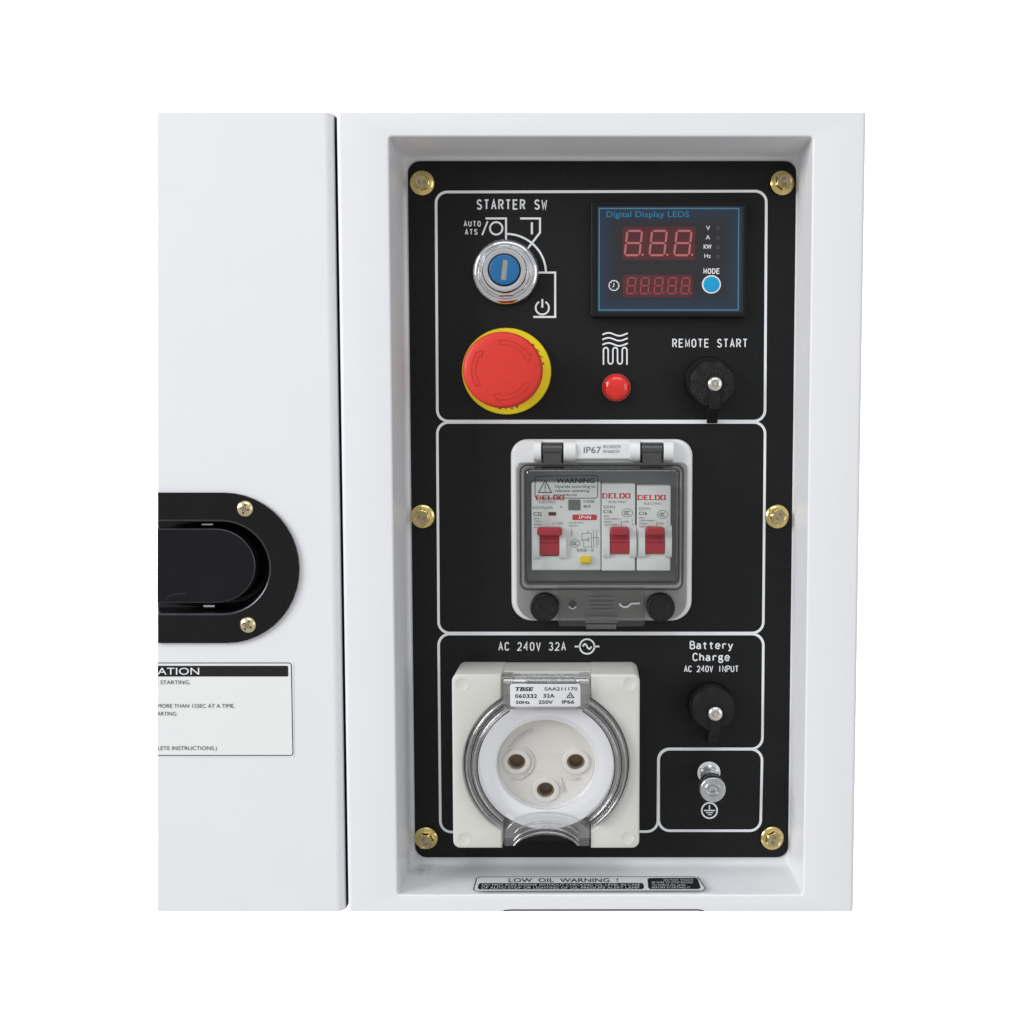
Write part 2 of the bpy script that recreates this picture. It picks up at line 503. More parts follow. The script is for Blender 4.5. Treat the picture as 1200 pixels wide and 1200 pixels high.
def smono(mb, body, x0, y0, x1, y1, y, wpx=1.25, fill=0.76, **kw):
    """fixed-pitch signwriter's lettering drawn as strokes of one width"""
    n = len(body); cw = (x1 - x0) / (n - 1 + fill)
    h = wpx / 2; jj = 0
    for i, ch in enumerate(body):
        if ch == ' ': continue
        a = x0 + i * cw + h; b_ = x0 + i * cw + fill * cw - h
        wq = wpx * (0.76 if ch in 'MW' else 0.88 if ch == 'N' else 1)
        for ln in SF[ch]:
            pst(mb, [(a + p[0] * (b_ - a), y0 + h + p[1] * (y1 - y0 - wpx)) for p in ln], wq, y - 0.000006 * (jj % 4)); jj += 1


COL = sc.collection
WL = {}


def wl(o): return WL.get(o.name, Vector((0, 0, 0)))


def empty(name, loc, label, cat, group=None):
    o = bpy.data.objects.new(name, None)
    o.empty_display_size = 0.01
    COL.objects.link(o)
    o.location = loc
    WL[o.name] = Vector(loc)
    o['label'] = label; o['category'] = cat
    if group: o['group'] = group
    return o


def obj(name, mb, m, parent=None, origin=None, sharp=35, merge=True, flat=False):
    base = wl(parent) if parent else Vector((0, 0, 0))
    me = bpy.data.meshes.new(name)
    if parent is not None: org = Vector(origin) if origin is not None else base
    elif origin is not None: org = Vector(origin)
    else:
        xs = list(zip(*mb.v)); org = Vector([(min(a) + max(a)) / 2 for a in xs])
    me.from_pydata([tuple(Vector(v) - org) for v in mb.v], [], mb.f)
    mats = m if isinstance(m, (list, tuple)) else [m]
    for q in mats: me.materials.append(M[q])
    if len(mats) > 1: me.polygons.foreach_set('material_index', mb.mi)
    bm = bmesh.new(); bm.from_mesh(me)
    if merge: bmesh.ops.remove_doubles(bm, verts=bm.verts, dist=1e-6)
    bmesh.ops.recalc_face_normals(bm, faces=bm.faces)
    bm.to_mesh(me); bm.free()
    if not flat:
        me.shade_smooth()
        me.set_sharp_from_angle(angle=R(sharp))
    o = bpy.data.objects.new(name, me)
    COL.objects.link(o)
    if parent: o.parent = parent
    o.location = org - base
    WL[o.name] = org
    return o


def tagged(o, label, cat, group=None):
    o['label'] = label; o['category'] = cat
    if group: o['group'] = group
    return o


def at(px, py, y):
    q = U(px, py, y)
    return Vector((q[0], y, q[1]))


# ================================================================== SETTING
mb = MB()
mb.add([(-3, 1.0, -2.5), (3, 1.0, -2.5), (3, 1.0, 2.5), (-3, 1.0, 2.5)], [(0, 1, 2, 3)])
M['drop'] = mat('white_backdrop_paper', (0.88, 0.88, 0.88), 0.9, var=0.005, vscale=3)
o = obj('backdrop', mb, 'drop'); o['kind'] = 'structure'

# ================================================================== CABINET
cab = empty('generator_cabinet', (0, 0, U(600, 1068, 0)[1]),
            'white painted sheet metal generator cabinet with door seam and deep recessed bay', 'cabinet')
TL = U(185, 132, 0); BL = U(185, 1068, 0)
zt, zb = TL[1], BL[1]
xg0 = (U(389.9, 132, 0)[0] + U(403.5, 1068, 0)[0]) / 2      # door edge
xg1 = (U(393.8, 132, 0)[0] + U(407.6, 1068, 0)[0]) / 2      # frame edge
xR = (U(1015, 132, 0)[0] + U(1000.5, 1068, 0)[0]) / 2


def cutx(z, y=0.0):
    a, b_ = U(185, 132, y), U(185, 1068, y)
    return a[0] + (b_[0] - a[0]) * (a[1] - z) / (a[1] - b_[1])


def stadium(px_c, top, bot, right, y, n=22, cut=True):
    """half stadium open to the left cut; returns path from top-left round to bottom-left"""
    cx, cz_t = U(px_c, top, y); _, cz_b = U(px_c, bot, y)
    cz = (cz_t + cz_b) / 2; hz = (cz_t - cz_b) / 2
    xr = U(right, (top + bot) / 2, y)[0]; hx = xr - cx
    pts = []
    zc = lambda z: cutx(z, y)
    pts.append((zc(cz_t), cz_t))
    for i in range(n + 1):
        a = R(90 - 180 * i / n)
        pts.append((cx + hx * math.cos(a), cz + hz * math.sin(a)))
    pts.append((zc(cz_b), cz_b))
    return pts


def off_path(path, d, y=None):
    """shrink an open stadium path towards its inside, ends kept on the cut"""
    out = []
    n = len(path)
    for i, p in enumerate(path):
        p0 = path[max(0, i - 1)]; p2 = path[min(n - 1, i + 1)]
        t = Vector((p2[0] - p0[0], p2[1] - p0[1])).normalized()
        nn = Vector((t.y, -t.x))
        q = (p[0] + nn.x * d, p[1] + nn.y * d)
        if i in (0, n - 1) and y is not None: q = (cutx(q[1], y), q[1])
        elif i in (0, n - 1): q = (p[0], q[1])
        out.append(q)
    return out


# door
notch = stadium(264, 598, 731, 329, 0.0)
rd = 0.0040
door = MB()
poly = [(TL[0], zt)] + notch + [(BL[0], zb), (xg0 - rd, zb), (xg0 - rd, zt)]
slab(door, poly, 0.0, 0.0016, back=True)
rows = []
for i in range(9):
    a = R(90 * i / 8)
    x = xg0 - rd + rd * math.sin(a); y = 0.0040 * (1 - math.cos(a))
    rows.append([(x, y, zb), (x, y, zt)])
rows.append([(xg0, 0.0042, zb), (xg0, 0.0042, zt)])
strip(door, rows, closed=False)
door_o = obj('door', door, 'paint', cab)

# frame with the recessed bay
op = [U(457, 160, 0), U(951.5, 160, 0), U(942, 1048.5, 0), U(464.5, 1048.5, 0)]
ox0 = (op[0][0] + op[3][0]) / 2; ox1 = (op[1][0] + op[2][0]) / 2
oz1 = op[0][1]; oz0 = op[2][1]
rl, rR = 0.0022, 0.0020
fr = MB()
H = lambda i: ccw(rr(ox0 + i, oz0 + i, ox1 - i, oz1 - i, max(0.0016 - i, 0.00006), 4))
hole = H(0)
hb = 0.0011
frame_outer = [(xg1 + rl, zb), (xR - rR, zb), (xR - rR, zt), (xg1 + rl, zt)]
fr.add(*tess([frame_outer, H(-hb)], 0.0))
for xe, rad, s in ((xg1, rl, -1), (xR, rR, 1)):
    rows = []
    for i in range(9):
        a = R(90 * i / 8)
        x = xe - s * rad + s * rad * math.sin(a); y = rad * (1 - math.cos(a))
        rows.append([(x, y, zb), (x, y, zt)])
    rows.append([(xe, 0.055, zb), (xe, 0.055, zt)])
    strip(fr, rows, closed=False)
rows = []
for i in range(6):
    a = i / 5 * math.pi / 2
    rows.append(loop3(H(-hb * (1 - math.sin(a))), hb * (1 - math.cos(a))))
fil = 0.0030
yflo = YP + 0.0012
for i in range(0, 8):
    a = i / 7 * math.pi / 2
    rows.append(loop3(H(0.0007 + fil * (1 - math.cos(a)) if i else 0.0005), yflo - fil + fil * math.sin(a)))
strip(fr, rows)
M['bay'] = None
flo = H(0.0007 + fil)
fr.add(loop3(flo, yflo), [tuple(range(len(flo)))])
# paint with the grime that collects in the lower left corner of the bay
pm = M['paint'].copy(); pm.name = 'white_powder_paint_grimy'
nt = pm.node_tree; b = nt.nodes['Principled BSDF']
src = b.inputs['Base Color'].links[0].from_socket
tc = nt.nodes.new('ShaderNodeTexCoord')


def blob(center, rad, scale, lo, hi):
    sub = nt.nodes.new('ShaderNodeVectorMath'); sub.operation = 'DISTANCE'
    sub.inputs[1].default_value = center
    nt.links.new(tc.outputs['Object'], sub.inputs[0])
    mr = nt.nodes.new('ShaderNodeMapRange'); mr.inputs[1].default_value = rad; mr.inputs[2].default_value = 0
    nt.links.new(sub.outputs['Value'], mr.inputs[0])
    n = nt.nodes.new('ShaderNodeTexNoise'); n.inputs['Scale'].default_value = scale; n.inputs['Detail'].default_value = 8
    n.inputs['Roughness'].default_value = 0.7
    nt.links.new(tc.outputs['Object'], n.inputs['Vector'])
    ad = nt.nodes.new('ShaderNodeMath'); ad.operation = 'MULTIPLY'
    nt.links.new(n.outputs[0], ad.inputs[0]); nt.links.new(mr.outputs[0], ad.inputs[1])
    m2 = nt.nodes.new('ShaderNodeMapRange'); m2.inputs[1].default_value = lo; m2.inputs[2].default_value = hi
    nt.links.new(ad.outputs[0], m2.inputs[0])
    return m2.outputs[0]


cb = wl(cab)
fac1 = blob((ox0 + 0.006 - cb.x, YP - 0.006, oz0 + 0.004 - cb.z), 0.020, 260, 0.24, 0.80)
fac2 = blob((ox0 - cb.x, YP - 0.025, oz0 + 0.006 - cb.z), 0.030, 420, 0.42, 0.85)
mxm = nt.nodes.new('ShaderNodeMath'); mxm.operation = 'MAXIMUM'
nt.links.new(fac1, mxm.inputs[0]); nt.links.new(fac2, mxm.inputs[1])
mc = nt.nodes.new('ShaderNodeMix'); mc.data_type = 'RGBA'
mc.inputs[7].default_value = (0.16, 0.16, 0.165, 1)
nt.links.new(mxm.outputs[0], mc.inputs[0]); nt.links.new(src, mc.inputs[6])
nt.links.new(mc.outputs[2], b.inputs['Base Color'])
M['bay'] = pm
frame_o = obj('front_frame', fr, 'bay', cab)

mb = MB()
box(mb, xg0 - 0.004, xg0 + 0.0001, 0.0043, 0.0284, zb, zt)  # dark strip added for the seam's shade, bluish dark put into its colour
box(mb, xg0 - 0.0035, xg1 + 0.006, 0.0285, 0.030, zb, zt)
obj('door_seam_shade', mb, 'gap', cab)
mb = MB()      # inner carcass behind door; unseen back slab added to block lamp light from the bay
box(mb, TL[0] + 0.012, xg0 - 0.0065, 0.030, 0.056, zb, zt)
box(mb, TL[0] + 0.012, xR - 0.0005, 0.0562, 0.0590, zb, zt)
obj('carcass_light_block', mb, 'gap', cab)

# ================================================================== CONTROL PLATE
pan = empty('control_panel', at(704, 600, YP), 'tall black control panel plate with white printed frames, bolted into the white bay', 'control panel')
T = 0.0012
mb = MB()
P0 = prr(478.5, 188.5, 935, 1005, YP, 14, 8)
pl = U(478.5, 188.5, YP); pr = U(933.6, 188.5, YP); pb = U(485.5, 1005, YP); pbr = U(924.2, 1004, YP)
P0 = rr((pl[0] + pb[0]) / 2, pb[1], (pr[0] + pbr[0]) / 2, pl[1], 0.0064, 8)
slab(mb, P0, YP, YP + T, bev=0.0004, n=2)
obj('plate', mb, 'plate', pan)
YI = YP - 0.00015      # print height


def line_path(mb, pts, wpx=3.2): pst(mb, pts, wpx, YI)


def corner(cx, cy, r, a0, a1): return parc(cx, cy, r, a0, a1, 8)


# keystoned frame corners as measured, mapped on the plate
f1 = MB()
r = 13
pts = corner(511 + r, 225 + r, r, 180, 90)[::1] + corner(898 - r, 224 + r, r, 90, 0) + corner(896.5 - r, 493.5 - r, r, 0, -90) + corner(512.5 + r, 493.5 - r, r, -90, -180)
pst(f1, pts, 3.1, YI, True)
obj('printed_frame', f1, 'ink_w', pan, flat=True)
f2 = MB()
pts = corner(512.5 + r, 495 + r, r, 180, 90) + corner(896.5 - r, 495 + r, r, 90, 0) + corner(894.5 - r, 741.8 - r, r, 0, -90) + corner(514 + r, 741.8 - r, r, -90, -180)
pst(f2, pts, 3.0, YI - 0.00005, True)
obj('printed_frame', f2, 'ink_w', pan, flat=True)
f3 = MB()
pts = corner(514 + r, 743 + r, r, 180, 90) + corner(894.5 - r, 743 + r, r, 90, 0) + corner(893.5 - r, 877.5 - r, r, 0, -90) \
    + corner(771.5 + r, 877.5 + r, r, 90, 180) + corner(771 - r, 974.5 - r, r, 0, -90) + corner(516 + r, 975 - r, r, -90, -180)
pst(f3, pts, 3.0, YI, True)
obj('printed_frame', f3, 'ink_w', pan, flat=True)
f4 = MB()
pts = corner(771.8 + r, 878 + r, r, 180, 90) + corner(893 - r, 878 + r, r, 90, 0) + corner(891.5 - r, 973.5 - r, r, 0, -90) + corner(771.8 + r, 973.5 - r, r, -90, -180)
pst(f4, pts, 3.0, YI - 0.00005, True)
obj('printed_frame', f4, 'ink_w', pan, flat=True)


def lettering(items, m='ink_w', parent=pan, y=None, name='lettering', P=None):
    mb = MB()
    for it in items:
        kw = it[6] if len(it) > 6 else {}
        {'m': mono, 's': smono, 'f': fit}[it[0]](mb, *it[1:6], YI if y is None else y, P=P, **kw)
    o = obj(name, mb, m, parent, flat=True, merge=False)
    return o


B1 = dict(bold=0.018)
lettering([('s', 'STARTER SW', 558.5, 233.6, 641, 245.8, dict(wpx=1.75))])
lettering([('s', 'AUTO', 543.4, 258.8, 563.4, 265.6, dict(wpx=1.1)), ('s', 'ATS', 544.8, 268.4, 559.6, 275.2, dict(wpx=1.1))])
lettering([('s', 'REMOTE START', 787.8, 397, 876, 407.3, dict(wpx=1.4))])
lettering([('s', 'AC 240V 32A', 584, 752.4, 663.2, 762.6, dict(wpx=1.35))])
lettering([('s', 'Battery', 808.3, 751, 859.2, 760.8, dict(wpx=1.45, fill=0.86)), ('s', 'Charge', 811.6, 765, 855.4, 774.8, dict(wpx=1.45, fill=0.86))])
lettering([('s', 'AC 240V INPUT', 801.6, 780, 865.5, 787.6, dict(wpx=1.05, fill=0.86))])

sy = MB()
line_path(sy, [(565, 275.5), (571.5, 259.2)], 1.9)
line_path(sy, [(569, 256), (593, 256), (593, 281)], 2.3)
pst(sy, parc(581.5, 267.6, 7.3, 0, 360, 28)[:-1], 2.1, YI, True)
line_path(sy, [(609.5, 256), (632.8, 256), (632.8, 272.5), (619, 290.5)], 2.3)
line_path(sy, [(623.3, 260.5), (623.3, 274.5)], 2.4)
pst(sy, parc(592.7, 319.5, 47, 90, 0, 20, 45.5), 2.3, YI - 0.00004)
line_path(sy, [(632, 319.4), (650.6, 319.4), (650.6, 371.4), (625, 371.4)], 2.3)
pst(sy, parc(635.5, 360.7, 7.8, 118, 422, 24), 2.0, YI)
line_path(sy, [(635.5, 350.5), (635.5, 360.5)], 2.2)
obj('key_position_symbols', sy, 'ink_w', pan, flat=True, merge=False)

sy = MB()
for yy in (391.8, 397.6, 403.6):
    line_path(sy, [(706 + 29.7 * i / 24, yy - 1.7 * math.cos(2 * math.pi * (i / 24 - 0.24) / 0.86)) for i in range(25)], 1.8)
q = [(707.2, 427.5)]
xs = [707.2, 712.7, 718.2, 723.7, 729.2, 734.7]
rr_ = 2.75
for i in range(0, 6, 2):
    q += [(xs[i], 411)] + [(xs[i] + rr_ - rr_ * math.cos(R(a)), 410.3 - rr_ * math.sin(R(a)) * 1.1) for a in (0, 30, 60, 90, 120, 150, 180)]
    if i < 4:
        q += [(xs[i + 1] + rr_ - rr_ * math.cos(R(a)), 423.5 + rr_ * math.sin(R(a)) * 1.1) for a in (0, 30, 60, 90, 120, 150, 180)]
q += [(734.7, 427.5)]
line_path(sy, q, 1.7)
obj('heater_symbol', sy, 'ink_w', pan, flat=True, merge=False)

sy = MB()
pst(sy, parc(688, 757.6, 8.6, 0, 360, 30)[:-1], 1.9, YI, True)
line_path(sy, [(673.5, 757.6), (679.6, 757.6)], 1.9)
line_path(sy, [(696.4, 757.6), (702.4, 757.6)], 1.9)
line_path(sy, [(683 + 10 * i / 16, 757.6 - 3.0 * math.sin(2 * math.pi * i / 16)) for i in range(17)], 1.8)
obj('alternating_current_symbol', sy, 'ink_w', pan, flat=True, merge=False)

sy = MB()
pst(sy, parc(831.4, 949.8, 9.0, 0, 360, 30)[:-1], 1.9, YI, True)
line_path(sy, [(831.4, 943.5), (831.4, 949.5)], 1.5)
line_path(sy, [(825, 949.8), (838, 949.8)], 1.5)
line_path(sy, [(827.3, 952.4), (835.7, 952.4)], 1.2)
line_path(sy, [(829.5, 954.7), (833.8, 954.7)], 1.1)
obj('earth_symbol', sy, 'ink_w', pan, flat=True, merge=False)

# bolts: mesh built once round the origin, front facing -y
KP = K(600, YP)


def bolt_meshes():
    fl = MB()
    lathe(fl, 0, 0, [(14.2 * KP, 0), (14.2 * KP, -0.0007), (13.6 * KP, -0.0011), (9.5 * KP, -0.0019)], 40)
    hx = MB()
    hexf = lambda i, a: 1.0 / math.cos(((a + math.pi / 6) % (math.pi / 3)) - math.pi / 6)
    rows = [loop3(circ(0, 0, 8.9 * KP, None, 48, 0, hexf), -0.0015), loop3(circ(0, 0, 8.9 * KP, None, 48, 0, hexf), -0.0048)]
    rows += [loop3(circ(0, 0, 8.6 * KP), -0.0054), loop3(circ(0, 0, 7.8 * KP), -0.0056)]
    strip(hx, rows)
    hx.cur = 1
    r2 = [loop3(circ(0, 0, 7.8 * KP), -0.0056), loop3(circ(0, 0, 6.8 * KP), -0.0051), loop3(circ(0, 0, 3 * KP), -0.0049)]
    strip(hx, r2)
    hx.add(r2[-1], [tuple(range(48))])
    mk = MB()
    Pm = lambda px, py: (px * KP, -0.0052, -py * KP)
    fit(mk, '8', -4.6, -2, -1.6, 2.4, 0, 0.0, P=Pm); fit(mk, '8', 1.6, -2, 4.6, 2.4, 0, 0.0, P=Pm); fit(mk, '.', -0.5, -2, 0.5, 2.4, 0, 0.0, P=Pm)
    return fl, hx, mk


fl, hx, mk = bolt_meshes()
M['markink'] = mat('stamped_mark', (0.30, 0.25, 0.12), 0.5, 1.0, var=0.1)
bpos = [(495, 214.8), (916.3, 214.8), (495.6, 605), (910.5, 605.2), (499.6, 981.8), (904.7, 981.8)]
b0 = None
for i, (px, py) in enumerate(bpos):
    c = at(px, py, YP)
    if b0 is None:
        b0 = obj('bolt', fl, 'zinc', pan, origin=(0, 0, 0))
        h0 = obj('bolt_head', hx, ['zinc', 'zinc_top'], b0, origin=(0, 0, 0), sharp=25)
        m0 = obj('stamped_mark', mk, 'markink', b0, origin=(0, 0, 0), flat=True)
        bb, hh, mm = b0, h0, m0
    else:
        bb = b0.copy(); COL.objects.link(bb)
        hh = h0.copy(); COL.objects.link(hh); hh.parent = bb
        mm = m0.copy(); COL.objects.link(mm); mm.parent = bb
    bb.location = c - wl(pan)
    an = [0.2, 0.9, 0.55, -0.3, 0.45, 0.1][i]
    bb.rotation_euler = ([0.02, -0.03, 0.05, -0.05, 0.10, -0.06][i], an * 0.3, [0.05, 0.10, -0.03, 0.08, 0, 0.07][i])
    hh.rotation_euler = (0, an, 0); mm.rotation_euler = (0, [0.0, 1.2, 0.15, 2.4, 0.8, 1.9][i], 0)

# ================================================================== KEY SWITCH
yk = YP
kc = at(592.6, 319.3, YP)
ks = empty('key_switch', kc, 'round chrome key switch with blue centre, under the STARTER SW lettering', 'key switch')
k_ = K(320, yk)
mb = MB()
lathe(mb, kc.x, kc.z, [(39.2 * k_, yk), (39.4 * k_, yk - 0.0010), (38.3 * k_, yk - 0.0024), (35.5 * k_, yk - 0.0034), (33.0 * k_, yk - 0.0036),
                       (31.5 * k_, yk - 0.0028), (30.5 * k_, yk - 0.0030)], 72, 0.975)
obj('escutcheon_ring', mb, 'chrome', ks, sharp=60)
mb = MB()
lathe(mb, kc.x, kc.z, [(30.6 * k_, yk - 0.002), (30.6 * k_, yk - 0.0052), (29.6 * k_, yk - 0.0062), (27.4 * k_, yk - 0.0064)], 12, 0.975, a0=0.3)
obj('lock_nut', mb, 'chrome', ks, sharp=25)
mb = MB()
lathe(mb, kc.x, kc.z, [(26.6 * k_, yk - 0.005), (26.2 * k_, yk - 0.0092), (25.0 * k_, yk - 0.0102), (21.5 * k_, yk - 0.0104), (19.3 * k_, yk - 0.0101), (18.9 * k_, yk - 0.0082)], 72, 0.985)
obj('barrel', mb, 'chrome', ks, sharp=50)
mb = MB()
lathe(mb, kc.x, kc.z, [(19.0 * k_, yk - 0.0096), (18.6 * k_, yk - 0.0097)], 48, 0.985)
obj('gap_ring', mb, 'blackpl', ks)
mb = MB()
slotw, sloth = 3.1 * k_, 11.6 * k_
ang = R(-6)
sl = [(kc.x + x * math.cos(ang) - z * math.sin(ang), kc.z + x * math.sin(ang) + z * math.cos(ang)) for x, z in rr(-slotw, -sloth, slotw, sloth, slotw * 0.35, 4)]
slab(mb, circ(kc.x, kc.z, 17.6 * k_, 17.4 * k_), yk - 0.0112, yk - 0.0084, holes=[sl], bev=0.0007, hbev=0.0002)
obj('plug', mb, 'blue', ks)
mb = MB()
mb.add(loop3(sl, yk - 0.0108), [tuple(range(len(sl)))])
sl2 = offset(ccw(sl), 0.0004)
obj('keyway_shutter', mb, 'keyway', ks)

# ================================================================== DIGITAL METER
ym = YP - 0.0045
dm = empty('digital_meter', at(783.5, 303.5, YP), 'rectangular digital display meter with unlit red digits and blue mode button', 'meter')
mb = MB()
bo = prr(692.5, 236, 874.5, 371.3, ym, 2.5); bi = prr(699.5, 241, 869.8, 365.8, ym, 1.0, 6)
slab(mb, bo, ym, YP - 0.0001, holes=[bi], bev=0.0006)
obj('bezel', mb, 'blackpl', dm)
yw = ym + 0.0008
mb = MB()
slab(mb, prr(699.8, 241.2, 869.6, 365.6, ym, 1), yw, YP - 0.0002)
obj('window', mb, 'bluefilm', dm)
yi = yw - 0.00014
mb = MB()
pst(mb, [(702.3, 244.4), (865.7, 244.4), (865, 363.2), (702, 363.2)], 1.3, yi, True)
obj('printed_border', mb, 'ink_b', dm, flat=True)
lettering([('f', 'Digital Display LEDS', 710.6, 247.6, 807.6, 254.4, dict(bold=0.008))], 'ink_bt', dm, yi)
mb = MB()
slab(mb, prr(729.5, 265.5, 815, 305, yi, 3), yi, yi + 0.00005)
obj('upper_display', mb, 'redwin', dm)
mb = MB()
slab(mb, prr(729.5, 322, 811.5, 348.5, yi, 3), yi, yi + 0.00005)
obj('lower_display', mb, 'redwin', dm)


def digit(x, y0, wd, ht, lw, sl, m, yy, dot):
    mb = MB()
    g = lw * 0.25
    def X(u, v): return (x + u * wd + (1 - v) * sl, y0 + v * ht)
    for (a, b) in (((0, 0), (1, 0)), ((0, .5), (1, .5)), ((0, 1), (1, 1)), ((0, 0), (0, .5)), ((0, .5), (0, 1)), ((1, 0), (1, .5)), ((1, .5), (1, 1))):
        p, q = X(*a), X(*b)
        d = Vector((q[0] - p[0], q[1] - p[1])); L = d.length; d /= L
        p = (p[0] + d.x * g, p[1] + d.y * g); q = (q[0] - d.x * g, q[1] - d.y * g)
        e = lw * 0.45; nx, ny = -d.y * lw / 2, d.x * lw / 2
        hexa = [p, (p[0] + d.x * e + nx, p[1] + d.y * e + ny), (q[0] - d.x * e + nx, q[1] - d.y * e + ny), q, (q[0] - d.x * e - nx, q[1] - d.y * e - ny), (p[0] + d.x * e - nx, p[1] + d.y * e - ny)]
        mb.add([(lambda z: (z[0], yy, z[1]))(U(h[0], h[1], yy)) for h in hexa], [tuple(range(6))])
    if dot:
        c = at(x + wd + lw * 1.5, y0 + ht - 0.5, yy)
        mb.add(loop3(circ(c.x, c.z, lw * 0.55 * KP, n=12), yy), [tuple(range(12))])
    return obj('digit', mb, m, dm, flat=True, merge=False)


for i in range(3):
    digit([732.0, 761.0, 790.0][i], 270.6, 17.3, 28.5, 2.5, 3.2, 'seg', yi - 0.0001, True)
for i in range(5):
    digit([734.2, 750.2, 766.2, 782.0, 797.8][i], 325.6, 9.2, 18.4, 1.7, 1.8, 'seg2', yi - 0.0001, True)
lettering([('f', 'V', 827.4, 264.5, 832.2, 269.6), ('f', 'A', 827.0, 275.6, 832.2, 280.6), ('f', 'KW', 824.6, 286.6, 834, 291.6, B1), ('f', 'Hz', 825.4, 297.6, 833, 302.2)], 'ink_w', dm, yi)
lettering([('s', 'MODE', 824.2, 314.4, 843.6, 321, dict(wpx=1.05, fill=0.84))], 'ink_w', dm, yi)
mb = MB()
pst(mb, parc(719.5, 334.6, 5.9, 0, 360, 24)[:-1], 0.9, yi, True)
pst(mb, [(719.5, 331.5), (719.3, 335.2), (717.8, 336.4)], 0.8, yi - 0.00002)
for a in range(0, 360, 45):
    pst(mb, [(719.5 + 4.3 * math.cos(R(a)), 334.6 + 4.3 * math.sin(R(a))), (719.5 + 5.2 * math.cos(R(a)), 334.6 + 5.2 * math.sin(R(a)))], 0.6, yi - 0.00002)
obj('clock_symbol', mb, 'ink_w', dm, flat=True, merge=False)
M['dimled'] = mat('unlit_led', (0.045, 0.045, 0.047), 0.3, var=0.1)
for yy_ in (267.4, 279.0, 290.4, 301.2):
    mb = MB(); c = at(841.6, yy_, yi)
    lathe(mb, c.x, c.z, [(2.6 * KP, yi + 0.0001), (2.4 * KP, yi - 0.0001), (1.2 * KP, yi - 0.0002)], 16)
    obj('indicator_led', mb, 'dimled', dm)
mb = MB(); c = at(833.7, 333.4, yi)
lathe(mb, c.x, c.z, [(10.9 * KP, yi), (10.9 * KP, yi - 0.0003), (10.4 * KP, yi - 0.0005), (9.4 * KP, yi - 0.0004), (9.3 * KP, yi - 0.0001)], 40, 0.96)
bt = obj('mode_button', mb, 'ink_w', dm)
mb = MB()
lathe(mb, c.x, c.z, [(9.3 * KP, yi), (9.3 * KP, yi - 0.0004), (8.6 * KP, yi - 0.0007), (5 * KP, yi - 0.0008)], 40, 0.96)
obj('button_face', mb, 'cyan', bt)

wm = M['bluefilm']; nt = wm.node_tree; b = nt.nodes['Principled BSDF']
src = b.inputs['Base Color'].links[0].from_socket
tc = nt.nodes.new('ShaderNodeTexCoord'); sx = nt.nodes.new('ShaderNodeSeparateXYZ')
nt.links.new(tc.outputs['Object'], sx.inputs[0])
outs = []
for ax_, half in ((0, 0.0375), (2, 0.0275)):
    ab = nt.nodes.new('ShaderNodeMath'); ab.operation = 'ABSOLUTE'
    nt.links.new(sx.outputs[ax_], ab.inputs[0])
    mr = nt.nodes.new('ShaderNodeMapRange'); mr.interpolation_type = 'SMOOTHSTEP'
    mr.inputs[1].default_value = half - 0.013; mr.inputs[2].default_value = half + 0.001
    nt.links.new(ab.outputs[0], mr.inputs[0]); outs.append(mr.outputs[0])
mxx = nt.nodes.new('ShaderNodeMath'); mxx.operation = 'MAXIMUM'
nt.links.new(outs[0], mxx.inputs[0]); nt.links.new(outs[1], mxx.inputs[1])
mc = nt.nodes.new('ShaderNodeMix'); mc.data_type = 'RGBA'; mc.inputs[6].default_value = (0.020, 0.019, 0.021, 1)
nt.links.new(mxx.outputs[0], mc.inputs[0]); nt.links.new(src, mc.inputs[7]); nt.links.new(mc.outputs[2], b.inputs['Base Color'])

# ================================================================== EMERGENCY STOP
es = empty('emergency_stop_button', at(593.4, 435, YP), 'large red mushroom push button with turn arrows on a yellow disc', 'emergency stop')
yy = YP - 0.003
c = at(593.4, 435, yy); ke = K(435, yy)
mb = MB()
lathe(mb, c.x, c.z, [(52.3 * ke, YP), (52.3 * ke, yy + 0.0006), (51.6 * ke, yy), (30 * ke, yy - 0.0003)], 80, 0.965)
obj('yellow_disc', mb, 'yellow', es)
mb = MB()


def ring_text(mb, body, cx, cy, rad, a0, da, h, yy, flip=False):
    for i, ch in enumerate(body):
        a = a0 + da * i
        ca, sa = math.cos(R(a)), math.sin(R(a))
        k = K(cy, yy); c0 = at(cx, cy, yy)
        def P(px, py, ca=ca, sa=sa):
            # px: tangential, py: downwards-radial (negative outside)
            rr0 = rad - py if not flip else rad + py
            tx = px if not flip else -px
            X = rr0 * ca + tx * sa; Z = rr0 * sa - tx * ca
            return (c0.x + X * k, yy, c0.z + Z * 0.965 * k)
        fit(mb, ch, -h * 0.38, -h / 2, h * 0.38, h / 2, yy, 0.02, P=P)


